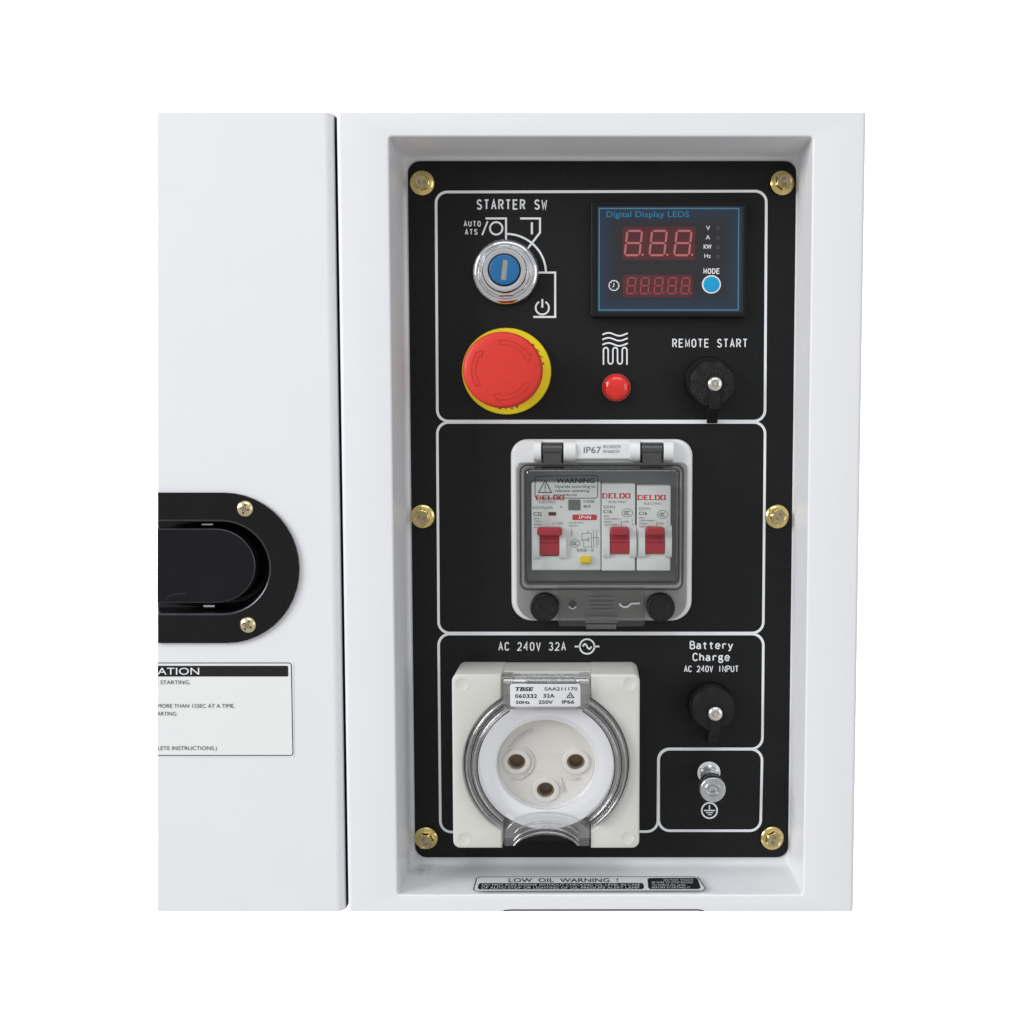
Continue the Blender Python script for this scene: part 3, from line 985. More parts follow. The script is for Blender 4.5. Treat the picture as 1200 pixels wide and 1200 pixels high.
ring_text(mb, 'EMERGENCY', 593.4, 435, 43.2, 100, -11, 4.4, yy - 0.00035)
obj('ring_lettering', mb, 'ink_k', es, flat=True, merge=False)
mb = MB()
ring_text(mb, 'STOP', 593.4, 435, 44.2, -100, 9, 4.6, yy - 0.00035, True)
obj('ring_lettering', mb, 'ink_k', es, flat=True, merge=False)
mb = MB()
lathe(mb, c.x, c.z, [(30 * ke, yy), (24 * ke, yy - 0.012), (24 * ke, yy - 0.016)], 48, 0.965)
obj('stem', mb, 'red_groove', es)
yc = YP - 0.030
c2 = at(588.8, 433.4, yc + 0.001); kc2 = K(433, yc)
mb = MB()
ser = lambda i, a: 1.0 + (0.006 if i % 2 else 0)
lathe(mb, c.x * 0 + c2.x, c2.z, [(30 * kc2, yy - 0.010), (42 * kc2, yc + 0.0085), (45.5 * kc2, yc + 0.0075, 1), (46.9 * kc2, yc + 0.0060, 1), (46.9 * kc2, yc + 0.0028, 1), (46.2 * kc2, yc + 0.0017),
                            (44.8 * kc2, yc + 0.0009), (42 * kc2, yc + 0.0004), (34 * kc2, yc + 0.0001), (20 * kc2, yc - 0.0001), (8 * kc2, yc - 0.00015)], 240, 0.952, fn=ser)
cap = obj('mushroom_cap', mb, 'red_cap', es, sharp=50)
mb = MB()
yg = yc - 0.00018


def arrow_arc(a0, a1, hs):
    cx, cy = 588.3, 433.2
    for rr0 in (36.6, 31.2):
        pst(mb, parc(cx, cy, rr0, a0, a1, 16, rr0 * 0.952), 0.75, yg + (0.00003))
    s = 1 if a1 > a0 else -1
    P = lambda r_, a: (cx + r_ * math.cos(R(a)), cy - r_ * 0.952 * math.sin(R(a)))
    pst(mb, [P(36.6, a1), P(38.8, a1 - s * 1.5), P(33.0, a1 + s * 12), P(28.8, a1 - s * 1.5), P(31.2, a1)], 0.8, yg)
    pst(mb, [P(36.6, a0), P(31.2, a0)], 0.7, yg)


arrow_arc(96, 30, 1); arrow_arc(-28, -98, 1); arrow_arc(214, 146, 1)
obj('turn_arrows', mb, 'red_groove', cap, flat=True, merge=False)

# ================================================================== RED PILOT LAMP
il = empty('indicator_lamp', at(722.3, 454, YP), 'small domed red indicator light in a thin steel ring, under the heater symbol', 'indicator light')
c = at(722.3, 454, YP - 0.003)
mb = MB()
lathe(mb, c.x, c.z, [(17.2 * KP, YP), (17.2 * KP, YP - 0.0015), (16.6 * KP, YP - 0.0022), (15.4 * KP, YP - 0.0020), (15.2 * KP, YP - 0.0006)], 48, 0.97)
obj('steel_ring', mb, 'chrome', il)
mb = MB()
pr_ = [(15.2 * KP, YP - 0.0006), (15.2 * KP, YP - 0.0038)] + [(15.2 * KP * math.cos(R(a)) if a < 88 else 0.6 * KP, YP - 0.0038 - 0.0030 * math.sin(R(a))) for a in (15, 28, 42, 56, 70, 80, 88)]
lathe(mb, c.x, c.z, pr_, 48, 0.97)
obj('red_lens', mb, 'lens', il, sharp=60)


# ================================================================== CAPPED SOCKETS
def capped_socket(bx, by, cx, cy, rcap, sx, sy_, label, strap_to, nf, hcap, group):
    root = empty('capped_socket', at(bx, by, YP), label, 'capped socket', group)
    c = at(bx, by, YP)
    mb = MB()
    lathe(mb, c.x, c.z, [(rcap * 1.02 * KP, YP), (rcap * 1.02 * KP, YP - 0.0022), (rcap * 0.98 * KP, YP - 0.003), (rcap * 0.86 * KP, YP - 0.0032), (rcap * 0.86 * KP, YP - 0.006)], 56)
    obj('socket_flange', mb, 'gloss_k', root)
    yc = YP - hcap
    c = at(cx, cy, yc); k = K(cy, yc)
    mb = MB()
    fn = lambda i, a: 1.0 / (1 + 0.035 * (0.5 + 0.5 * math.cos(nf * a)))
    lathe(mb, c.x, c.z, [(rcap * k * 0.99, YP - 0.005, 1), (rcap * k * 1.0, yc + 0.0016, 1), (rcap * k * 0.97, yc + 0.0005, 1), (rcap * k * 0.9, yc, 0), (rcap * k * 0.45, yc - 0.0001)], 96, fn=fn)
    capo = obj('rubber_cap', mb, 'rubber', root)
    # strap folds from the screw down over the cap edge to the plate
    s0 = at(sx, sy_, yc - 0.0014)
    wd = 6.3 * k
    ze = at(sx, strap_to, YP - 0.001)
    zedge = c.z - rcap * k
    path = [(yc - 0.0012, s0.z + 8 * k), (yc - 0.0012, zedge + 0.0015), (yc - 0.0002, zedge - 0.001), (yc + 0.004, zedge - 0.0036), (YP - 0.004, ze.z + 0.002), (YP - 0.0008, ze.z)]
    th = 0.0011
    prof = path + [(p[0] + th * (1 if i < 4 else 0.5), p[1] + (0 if i < 2 else th)) for i, p in list(enumerate(path))[::-1]]
    mb = MB(); extrude_x(mb, prof, s0.x - wd, s0.x + wd)
    obj('retaining_strap', mb, 'rubber', root)
    mb = MB()
    ysr = yc - 0.0012
    lathe(mb, s0.x, s0.z, [(8.9 * k, ysr), (8.9 * k, ysr - 0.0004), (7.6 * k, ysr - 0.0012), (5.6 * k, ysr - 0.0017), (4.2 * k, ysr - 0.0018), (3.6 * k, ysr - 0.0008), (3.2 * k, ysr - 0.0007), (2.4 * k, ysr - 0.0014), (1.0 * k, ysr - 0.0015)], 36)
    obj('rivet', mb, 'nickel', root, sharp=40)
    return root


capped_socket(829.5, 446, 834.8, 449.4, 27, 837.7, 449.9,
              'black round socket with rubber cap under the REMOTE START lettering', 496, 8, 0.013, 'capped sockets')
capped_socket(832, 824.5, 835.6, 830.8, 26.0, 838.2, 836.4,
              'black round socket with rubber cap under the Battery Charge lettering', 871, 6, 0.014, 'capped sockets')

# ================================================================== BREAKER ENCLOSURE
be = empty('breaker_enclosure', at(705, 621, YP), 'white breaker housing with hinged smoked clear window and two black thumb screws', 'breaker box')
yb = YP - 0.010                         # front of the white surround
mb = MB()
ou = prr(598.8, 514.8, 811.3, 727.8, yb, [24, 24, 19, 19], 10)
inn = prr(614, 548, 797, 686, yb, 6)
slab(mb, ou, yb, YP - 0.0001, holes=[inn], bev=0.0022, hbev=0.0006, n=5)
obj('surround', mb, 'whitepl', be)
mb = MB()
mb.add(*tess([ccw(inn)], YP - 0.0005))
strip(mb, [loop3(offset(ccw(inn), 0.0002), yb + 0.001), loop3(offset(ccw(inn), 0.0002), YP - 0.0006)])
obj('cavity_liner', mb, 'cavity', be)
# hinge bar with print
mb = MB(); yh = yb - 0.004
slab(mb, prr(672, 517.5, 740, 538.5, yh, 3), yh, yb + 0.001, bev=0.001)
hb_o = obj('hinge_bar', mb, 'whitepl', be)
lettering([('f', 'IP67', 684, 523.6, 704.4, 531, dict(bold=0.005)), ], 'ink_g', hb_o, yh - 0.0001, 'bar_lettering')
lettering([('f', 'IEC60529', 707, 521.8, 727, 525.2), ('f', 'EN60529', 707, 527.4, 726, 530.8)], 'ink_g', hb_o, yh - 0.0001, 'bar_lettering')
for x0, x1 in ((625.5, 634), (660.5, 674.5), (738, 750), (777.8, 789)):
    mb = MB()
    z1 = U(x0, 516.5, yh)[1]; z0 = U(x0, 541, yh)[1]
    xa, xb = U(x0, 528, yh)[0], U(x1, 528, yh)[0]
    cz = (z0 + z1) / 2; hz = (z1 - z0) / 2
    prof = [(yb + 0.001, z1)] + [(yb - 0.0005 - 0.0052 * math.sin(R(a)) ** 0.8 if 0 < a < 180 else yb - 0.0005, cz + hz * math.cos(R(a))) for a in range(0, 181, 15)] + [(yb + 0.001, z0)]
    extrude_x(mb, prof, xa, xb)
    obj('hinge_knuckle', mb, 'whitepl', be)
for x0, x1 in ((634.6, 660), (750.6, 777.2)):
    mb = MB(); xa, xb = U(x0, 528, yh)[0], U(x1, 528, yh)[0]
    z0, z1 = U(x0, 543, yh)[1], U(x0, 518.5, yh)[1]
    box(mb, xa, xb, yb - 0.0004, yb - 0.0002, z0, z1)
    M['hpocket'] = M.get('hpocket') or mat('hinge_pocket_dark', (0.035, 0.036, 0.037), 0.5, var=0.1)
    hp = obj('hinge_pocket', mb, 'hpocket', be)
    mb = MB()
    cz = U(x0, 527, yh)[1]; rad = 0.0033
    prof = [(yb - 0.0025 - rad * math.sin(R(a)), cz + rad * math.cos(R(a))) for a in range(0, 360, 20)]
    extrude_x(mb, prof, xa + 0.0006, xb - 0.0006)
    prof = [(yb - 0.0052, cz - 0.001), (yb - 0.0052, z0), (yb - 0.0044, z0), (yb - 0.0044, cz - 0.001)]
    extrude_x(mb, prof, xa + 0.001, xb - 0.001)
    M['smoked_dark'] = M.get('smoked_dark') or mat('smoked_plastic', (0.055, 0.055, 0.054), 0.18, var=0.15, vscale=200, coat=0.3)
    obj('hinge_barrel', mb, 'smoked_dark', be, sharp=50)

# smoked cover: flange, raised rim, window
yfl = yb - 0.0022
ywn = YP - 0.028
cov = MB()
flo_ = prr(605.2, 542, 805.2, 727, yfl, [24, 24, 7, 7], 8)
wo = prr(609.5, 544.5, 800.5, 691, yfl - 0.002, 7, 6)
slab(cov, flo_, yfl, yb - 0.0004, holes=[wo], bev=0.0008)
obj('cover_flange', cov, 'flap', be)
cov = MB()
rim_o = ccw(prr(610.5, 545.5, 799.5, 690, yfl, 8, 6))
rim_i = ccw(prr(617.5, 551.0, 794, 681.5, ywn, 4, 6))
wall = MB()
strip(wall, [loop3(rim_o, yfl), loop3(offset(rim_o, 0.0003), yfl - 0.004), loop3(offset(rim_o, 0.0009), yfl - 0.0055), loop3(offset(rim_i, -0.0013), yfl - 0.0056),
             loop3(offset(rim_i, -0.0009), ywn + 0.0016), loop3(offset(rim_i, -0.0003), ywn + 0.0003), loop3(offset(rim_i, 0.0004), ywn)])
obj('cover_rim', wall, 'smoke2', be, sharp=50)
wnd = MB()
rim_w = offset(rim_i, 0.0004)
wnd.add(loop3(rim_w, ywn), [tuple(range(len(rim_w)))])
wo_ = obj('cover_window', wnd, 'smoke', be)
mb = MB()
slab(mb, offset(rim_i, -0.0009), ywn + 0.0004, ywn + 0.0022, holes=[offset(rim_i, 0.0003)])  # dark strip added to imitate the refraction line round the window
M['edge_dark'] = clear('refraction_dark_edge', (0.22, 0.225, 0.235), (0.05, 0.05, 0.055), 0.06, 0.1, 1.0)
obj('window_refraction_line', mb, 'edge_dark', be)
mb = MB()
slab(mb, offset(rim_o, -0.0006), yfl - 0.0012, yfl - 0.0002, holes=[offset(rim_o, 0.0004)])  # another dark strip, drawn for the refraction line at the rim's foot
obj('rim_refraction_line', mb, 'edge_dark', be)
# warning print on the window
ywp = ywn - 0.0002
mb = MB()
pst(mb, prr_px if False else parc(630, 561, 3, 180, 90, 4) + parc(697.5, 560.5, 3, 90, 0, 4) + parc(697.3, 580.8, 3, 0, -90, 4) + parc(630, 580.6, 3, 270, 180, 4), 0.9, ywp, True)
pst(mb, [(638.8, 563.2), (646.4, 577.2), (631, 577.2)], 1.0, ywp, True)
pst(mb, [(638.8, 567), (638.8, 573)], 0.9, ywp)
pst(mb, [(638.8, 574.4), (638.8, 575.8)], 0.9, ywp)
fit(mb, 'WARNING', 651.5, 560.4, 697, 566.2, ywp, 0.03)
fit(mb, 'Operate according to', 650, 568.4, 697.5, 571.6, ywp, 0.01)
fit(mb, 'relevant operating', 650.5, 573.4, 690.5, 576.6, ywp, 0.01)
fit(mb, 'procedures', 649, 578.4, 676, 581.2, ywp, 0.01)
obj('warning_print', mb, 'ink_k', be, flat=True, merge=False)
# pull tab over the lower flange
ytb = yfl - 0.0022
mb = MB()
slab(mb, prr(654, 688.5, 755.5, 734.5, ytb, [3.5, 3.5, 1, 1], 5), ytb, yfl - 0.0002, bev=0.0004)
tab = obj('pull_tab', mb, 'tabclear', be)
M['rib'] = clear('smoked_rib', (0.90, 0.90, 0.90), (0.5, 0.5, 0.5), 0.08, 0.25, 1.0)
for i, (a, b_, c_, d_) in enumerate([(690, 699.5, 719, 702), (690, 705, 719, 707.4), (690, 710, 719, 712.2), (690, 714.6, 719, 716.8), (685.5, 722.5, 724, 725), (685.5, 727, 724, 730), (687, 731.8, 722, 737.4)]):
    mb = MB()
    slab(mb, prr(a, b_, c_, d_, ytb - 0.0012, 0.6, 2), ytb - 0.0014, ytb - 0.0002, bev=0.0003, n=2)
    obj('grip_rib', mb, 'rib', tab)
lettering([('m', 'OPEN', 689, 693.6, 717, 698.8, dict(bold=0.02))], 'rib', tab, ytb - 0.0002, 'raised_lettering')
mb = MB()
c = at(671, 709, ytb - 0.0002)
lathe(mb, c.x, c.z, [(4.4 * KP, ytb - 0.0002), (4.4 * KP, ytb - 0.0004), (1 * KP, ytb - 0.0004)], 20)
obj('tab_hole', mb, 'hpocket', tab)
M['slotgrey'] = mat('pale_grey_plastic', (0.45, 0.45, 0.44), 0.4, var=0.03)
mb = MB()
pst(mb, parc(671, 709, 4.3, 200, 340, 10), 1.3, ytb - 0.0006)
obj('hole_edge', mb, 'slotgrey', tab, flat=True, merge=False)
mb = MB()
pst(mb, parc(732.5, 704.5, 7, 200, 330, 12) + [(740, 707.5), (750, 707)], 2.4, ytb - 0.0005)
obj('slot_edge', mb, 'slotgrey', tab, flat=True, merge=False)
for px, py in ((637.6, 712.6), (774.6, 712.6)):
    ysr = yfl - 0.007
    c = at(px, py, ysr); k = K(py, ysr)
    mb = MB()
    lathe(mb, c.x, c.z, [(16.6 * k, yfl), (16.6 * k, ysr + 0.0010), (16.1 * k, ysr + 0.0003), (15.2 * k, ysr), (13.8 * k, ysr), (13.4 * k, ysr + 0.0003), (1 * k, ysr + 0.0004)], 48)
    obj('thumb_screw', mb, 'rubber', be, sharp=40)

# ------------------------------------------------------------------ breakers
yk_ = YP - 0.019                        # front of breaker body
KB = K(615, yk_)


def breaker_body(x0, x1, y0, y1, label, group, hole_rects):
    root = empty('circuit_breaker', at((x0 + x1) / 2, (y0 + y1) / 2, YP - 0.001), label, 'circuit breaker', group)
    mb = MB()
    slab(mb, prr(x0, y0, x1, y1, yk_, 1.6, 4), yk_, YP - 0.001, holes=[prr(*h, yk_, 0.6, 2) for h in hole_rects], bev=0.0006)
    obj('body', mb, 'breaker', root)
    return root


def toggle(root, lx0, lx1, ly0, ly1, wide):
    # white cheeks either side, red lever between, flipped up
    for a, b_ in ((lx0 - 8.3, lx0 - 0.7), (lx1 + 0.7, lx1 + 8.6)):
        mb = MB()
        xa, xb = U(a, 634, yk_)[0], U(b_, 634, yk_)[0]
        zt_, zb_ = U(a, ly0 - 2.5, yk_)[1], U(a, ly1 + 3, yk_)[1]
        prof = [(yk_ + 0.001, zt_), (yk_ - 0.0006, zt_ - 0.003), (yk_ - 0.0020, zt_ - 0.007), (yk_ - 0.0022, (zt_ + zb_) / 2 - 0.002), (yk_ - 0.0018, zb_ + 0.0012), (yk_ - 0.0008, zb_), (yk_ + 0.001, zb_)]
        extrude_x(mb, prof, xa, xb)
        obj('cheek', mb, 'breaker', root, sharp=50)
    mb = MB()
    xa, xb = U(lx0, 634, yk_)[0], U(lx1, 634, yk_)[0]
    Z = lambda py: U(lx0, py, yk_ - 0.002)[1]
    pivot = [(yk_ + 0.003, Z(ly0 + 6)), (yk_ - 0.001, Z(ly0 + 8)), (yk_ - 0.0016, Z(ly0 + 13)), (yk_ - 0.0022, Z(ly0 + 15)), (yk_ - 0.0024, Z(ly0 + 17)), (yk_ - 0.0016, Z(ly0 + 18.5)), (yk_ - 0.0019, Z(ly1 - 8)), (yk_ - 0.0013, Z(ly1 - 1.5)), (yk_ + 0.0005, Z(ly1)), (yk_ + 0.003, Z(ly1))]
    extrude_x(mb, pivot, xa, xb)
    lev = obj('toggle_pivot', mb, 'lever', root, sharp=30)
    mb = MB()
    xa, xb = U(lx0 - wide, 620, yk_ - 0.005)[0], U(lx1 + wide, 620, yk_ - 0.005)[0]
    Zf = lambda py: U(lx0, py, yk_ - 0.005)[1]
    hn = ccw(rr(xa, Zf(ly0 + 9.6), xb, Zf(ly0), (0.0011, 0.0011, 0.0014, 0.0014), 4))
    slab(mb, hn, yk_ - 0.0058, yk_ - 0.0005, bev=0.0010, n=4)
    obj('toggle_handle', mb, 'lever', root, sharp=40)


yt_ = yk_ - 0.0001
br1 = breaker_body(623, 704, 565.5, 668.5, 'wide circuit breaker with yellow test button, leftmost behind the smoked window', 'circuit breakers behind the smoked window', [(633.5, 624, 654.5, 651.5)])
toggle(br1, 633, 655, 618.2, 651.5, 3.6)


def print_on(root, items, m):
    lettering(items, m, root, yt_, 'body_print')


def slabface(mb, body, x0, y0, x1, y1):
    """heavy red wordmark with a rule above and below"""
    n = len(body); wds = [1.1, 1, 0.95, 0.5, 1.15, 0.5]; gaps = 0.10
    tot = sum(wds) + gaps * (n - 1); u = (x1 - x0) / tot; x = x0
    e = 0.34
    G = {'D': [[(.15, 0), (.15, 1)], [(0, .06), (.6, .06), (.9, .25), (.9, .75), (.6, .94), (0, .94)]],
         'E': [[(.2, 0), (.2, 1)], [(0, .08), (.95, .08)], [(.2, .5), (.75, .5)], [(0, .92), (.95, .92)]],
         'L': [[(.25, 0), (.25, 1)], [(0, .08), (.55, .08)], [(0, .92), (.95, .92)]],
         'I': [[(.5, 0), (.5, 1)], [(0, .08), (1, .08)], [(0, .92), (1, .92)]],
         'X': [[(.12, 0), (.88, 1)], [(.88, 0), (.12, 1)], [(0, .06), (.3, .06)], [(.7, .06), (1, .06)], [(0, .94), (.3, .94)], [(.7, .94), (1, .94)]]}
    for ch, w_ in zip(body, wds):
        for j, ln in enumerate(G[ch]):
            vert = len(ln) == 2 and abs(ln[0][1] - ln[1][1]) > 0.5
            pst(mb, [(x + a * w_ * u, y0 + b_ * (y1 - y0)) for a, b_ in ln], 1.75 if vert else 0.95, yt_ - 0.00001 * j)
        x += (w_ + gaps) * u


mb = MB(); slabface(mb, 'DELIXI', 628, 580.6, 661.5, 586)
obj('wordmark', mb, 'ink_r', br1, flat=True, merge=False)
print_on(br1, [('f', 'ELECTRIC', 631.5, 587, 651, 589.8), ('f', 'DZ47sLES', 624.3, 593.4, 647.6, 596.4), ('f', 'A', 656, 592.6, 659, 595.4),
               ('f', '50Hz', 625.5, 606.6, 632, 608.6), ('f', '230V~', 625.5, 610, 636.5, 612), ('f', '6000A', 625.5, 613.6, 634.5, 615.4), ('f', '1.1:2N', 648.5, 611.6, 659, 614.6),
               ('f', 'I∆n0.03A', 666.5, 611.6, 684, 613.4), ('f', 'GB16917', 666.5, 615.2, 678, 617), ('f', '有则按一次', 675.5, 643.4, 696, 646.6), ('f', 'W-检测器', 683.5, 586.4, 696.4, 589), ('f', 'GB10963.1', 626, 617.2, 633, 618.6)], 'ink_g')
print_on(br1, [('f', 'C32', 625, 600.2, 634.8, 604.6, dict(bold=0.01))], 'ink_k')
print_on(br1, [('f', '每月', 683.6, 592.2, 691.8, 594.8)], 'ink_k')
mb = MB()
slab(mb, prr(642.8, 600, 651.6, 604.2, yk_, 0.5, 2), yt_ - 0.0001, yt_ + 0.0002)
M['darkred'] = mat('dark_red_flag', (0.10, 0.008, 0.012), 0.4, var=0.1)
obj('status_flag', mb, 'darkred', br1)
mb = MB()
slab(mb, prr(670.8, 603, 699.4, 609.4, yk_, 1.4, 4), yt_ - 0.00005, yt_ + 0.0002)
o = obj('red_rating_bar', mb, 'ink_r', br1)
mb = MB(); fit(mb, '1P+N', 678.5, 604.2, 692.5, 608.2, yt_ - 0.0001, 0.02)
obj('bar_print', mb, 'ink_w', o, flat=True, merge=False)
mb = MB()
slab(mb, prr(666, 585.4, 680, 597.8, yk_, 0.8, 2), yt_ - 0.0003, yt_ + 0.0002, bev=0.0001)
obj('test_window', mb, 'sealgreen', br1)


def ccc(mb, cx, cy, rx, ry):
    pst(mb, parc(cx, cy, rx, 0, 360, 24, ry)[:-1], 0.6, yt_, True)
    for d in (-2.0, 0, 2.0):
        pst(mb, parc(cx + d + 0.3, cy, 1.9, 60, 300, 8), 0.7, yt_ - 0.00002)


mb = MB()
ccc(mb, 673.8, 636.8, 5.6, 4.6)
for ln in ([(670, 619), (670, 628)], [(682, 625), (693, 625), (693, 641), (684, 641), (684, 634), (682, 634), (682, 625)], [(687, 625), (691, 622)], [(695.5, 621), (695.5, 640)], [(699, 621), (699, 640)],
           [(686, 632), (690, 635), (690, 630), (686, 634)], [(693, 630), (701, 630), (701, 639)], [(684, 641), (700, 641)], [(681, 632.5), (686, 632.5)], [(669, 624), (671, 624)]):
    pst(mb, ln, 0.5, yt_)
obj('wiring_diagram', mb, 'ink_g', br1, flat=True, merge=False)
mb = MB()
slab(mb, prr(678.0, 650.6, 694.2, 662, yk_, 1.5, 3), yt_ - 0.0004, yt_ + 0.0002, bev=0.0002)
o = obj('button_collar', mb, 'breaker', br1)
mb = MB()
slab(mb, prr(679.4, 651.8, 692.8, 660.6, yk_ - 0.0025, 1.5, 4), yk_ - 0.0025, yt_, bev=0.0008)
obj('test_button', mb, 'testbtn', br1)


def single(px, dy, label):
    root = breaker_body(px, px + 39.6, 567 + dy, 669, label, 'circuit breakers behind the smoked window', [(px + 10.5, 622, px + 31.5, 649)])
    toggle(root, px + 10.2, px + 32.2, 617.8, 650, 0.0)
    mb = MB(); slabface(mb, 'DELIXI', px + 0.7, 578 + dy, px + 34.3, 584 + dy)
    obj('wordmark', mb, 'ink_r', root, flat=True, merge=False)
    print_on(root, [('f', 'ELECTRIC', px + 8.5, 587 + dy, px + 28.8, 589.4 + dy), ('f', 'DZ47s', px + 2.2, 592.6 + dy, px + 16, 595.6 + dy), ('f', '50Hz', px + 2.4, 603.8 + dy, px + 9, 605.8 + dy),
                    ('f', '230/400V~', px + 2.4, 607.2 + dy, px + 23, 609 + dy), ('f', '6000A', px + 2.4, 610.6 + dy, px + 12, 612.4 + dy), ('f', 'GB/T10963.1', px + 2.4, 614 + dy, px + 22, 615.8 + dy),
                    ('f', '1:ON', px + 25, 610.2 + dy, px + 31.5, 612.4 + dy), ('f', '2', px + 35, 608 + dy, px + 36.6, 610.6 + dy), ('f', '1', px + 35.8, 613.4 + dy, px + 36.6, 615.6 + dy)], 'ink_g')
    print_on(root, [('f', 'C16', px + 2.0, 597.6 + dy, px + 12, 601.4 + dy, dict(bold=0.012))], 'ink_k')
    mb = MB(); ccc(mb, px + 30.2, 601 + dy, 6.2, 4.8)
    pst(mb, [(px + 23.5, 610 + dy), (px + 23.5, 617 + dy)], 0.5, yt_)
    obj('approval_mark', mb, 'ink_g', root, flat=True, merge=False)
    return root


single(704.9, 0, 'narrow red-lever circuit breaker in the middle of the row, beside the wide breaker')
single(746.3, 2, 'narrow circuit breaker with red lever, rightmost behind the smoked window')

# ================================================================== POWER OUTLET
po = empty('power_outlet', at(640, 890, YP), 'square cream industrial power socket with round clear flap and three pin holes', 'power socket')
yo = YP - 0.032
KO = K(892, yo)
cc = at(640.2, 897, yo)
q = prr(530.2, 790.2, 749.5, 994, yo, 8.5, 6)
x0 = min(p[0] for p in q); x1 = max(p[0] for p in q); z0 = min(p[1] for p in q); z1 = max(p[1] for p in q)
rb = 97.5 * KO; rbz = rb * 0.955
chx0 = U(587.5, 850, yo)[0]; chx1 = U(692.5, 850, yo)[0]
# outline of the opening: keyhole from the top edge, round bore, out through the bottom edge -> two side cheeks
def cheek(side):
    s = 1 if side > 0 else -1
    xe = x1 if s > 0 else x0
    ch = chx1 if s > 0 else chx0
    aa = math.asin(min(1, abs(ch - cc.x) / rb))       # from vertical
    rc = 8.5 * KO
    pts = [(ch, z1)]
    pts += [(xe - s * rc + s * rc * math.sin(R(a)), z1 - rc + rc * math.cos(R(a))) for a in range(0, 91, 15)]
    pts += [(xe - s * rc + s * rc * math.cos(R(a)), z0 + rc - rc * math.sin(R(a))) for a in range(0, 91, 15)]
    pts += [(ch, z0)]
    n = 40
    for i in range(n + 1):
        t = math.pi - aa - (math.pi - 2 * aa) * i / n
        pts.append((cc.x + s * rb * math.sin(t), cc.z + rbz * math.cos(t)))
    return pts


for s in (-1, 1):
    mb = MB(); slab(mb, cheek(s), yo, YP - 0.0001, bev=0.0009, n=3)
    if s < 0: body_o = obj('housing_side', mb, 'cream', po)
    else: obj('housing_side', mb, 'cream', po)
# channel blocks: top bar behind hinge and base
mb = MB()
box(mb, chx0 + 0.0001, chx1 - 0.0001, yo + 0.0090, YP - 0.0002, z1 - 0.0042, z1 - 0.0002)
obj('hinge_seat', mb, 'cream', po)
mb = MB()
box(mb, chx0 + 0.0001, chx1 - 0.0001, yo + 0.013, YP - 0.0003, cc.z + rbz * 0.82, z1 - 0.0043)
obj('hinge_seat', mb, 'cream', po)
mb = MB()
box(mb, chx0 + 0.0002, chx1 - 0.0002, yo + 0.0140, YP - 0.0006, z0 + 0.0006, cc.z - rbz * 0.80)
M['latchseat'] = mat('dark_grey_plastic', (0.26, 0.26, 0.27), 0.3, var=0.05)
obj('latch_seat', mb, 'latchseat', po)
mb = MB()
lathe(mb, cc.x, cc.z, [(rb - 0.0003, YP - 0.0004), (rb - 0.0003, yo + 0.016), (79 * KO, yo + 0.0155)], 80, 0.955)
obj('bore_floor', mb, 'borefloor', po)
# white ring around the pin well
yr = yo + 0.0018
wr_o = 80.5 * KO; wr_i = 57.5 * KO
cw = at(639.6, 896.5, yr)
mb = MB()
slab(mb, circ(cw.x, cw.z, wr_o, wr_o * 0.965, 96), yr, yo + 0.016, holes=[circ(cw.x, cw.z, wr_i, wr_i * 0.93, 96)], bev=0.0008)
obj('pin_well_ring', mb, 'whitering', po)
ysf = yr + 0.0065
mb = MB()
pins = [(605.3, 893.2, 10.6, 9.6), (674.8, 893.2, 10.6, 9.6), (639.3, 926.2, 10.4, 9.4)]
holes = []
for px, py, rx, rz in pins:
    c = at(px, py, ysf - 0.0012); holes.append(circ(c.x, c.z, rx * KO, rz * KO, 28))
slab(mb, circ(cw.x, cw.z, wr_i - 0.0001, wr_i * 0.93 - 0.0001, 96), ysf, ysf + 0.006, holes=holes, hbev=0.0003)
sf = obj('socket_face', mb, 'socketface', po)
for (px, py, rx, rz), hl in zip(pins, holes):
    c = at(px, py, ysf - 0.0012)
    mb = MB()
    slab(mb, circ(c.x, c.z, rx * KO * 1.55, rz * KO * 1.55, 40), ysf - 0.0012, ysf + 0.0002, holes=[hl], bev=0.0005, hbev=0.0003)
    obj('pin_boss', mb, 'socketface', sf)
    mb = MB()
    r_ = rx * KO * 0.97; rz_ = rz * KO * 0.97
    ins = ccw(circ(c.x, c.z, r_, rz_, 28))
    strip(mb, [loop3(ins, ysf + 0.0012), loop3(ins, ysf + 0.0068)])
    in2 = offset(ins, 0.0008)
    strip(mb, [loop3(ins, ysf + 0.0012), loop3(in2, ysf + 0.0012), loop3(in2, ysf + 0.0068)])
    mb.add(loop3(ins, ysf + 0.0068), [tuple(range(28))])
    obj('pin_contact', mb, 'brass', sf)
# moulded ridges on the socket face
mb = MB()
for a in ([(622, 872), (626, 886), (630, 898)], ):
    pass
rg = [parc(606, 893, 19, 60, -50, 10), [(600, 912), (610, 912), (618, 908)], [(656, 911), (658.5, 919), (661, 928)], [(665, 910), (672, 912.5), (679, 912)], parc(640, 897, 47, 160, 110, 10, 44)]
for line in rg:
    pst(mb, line, 1.8, ysf - 0.0006)
rid = obj('moulded_ridges', mb, 'socketface', sf, merge=False)
md = rid.modifiers.new('thick', 'SOLIDIFY'); md.thickness = 0.0005; md.offset = 0
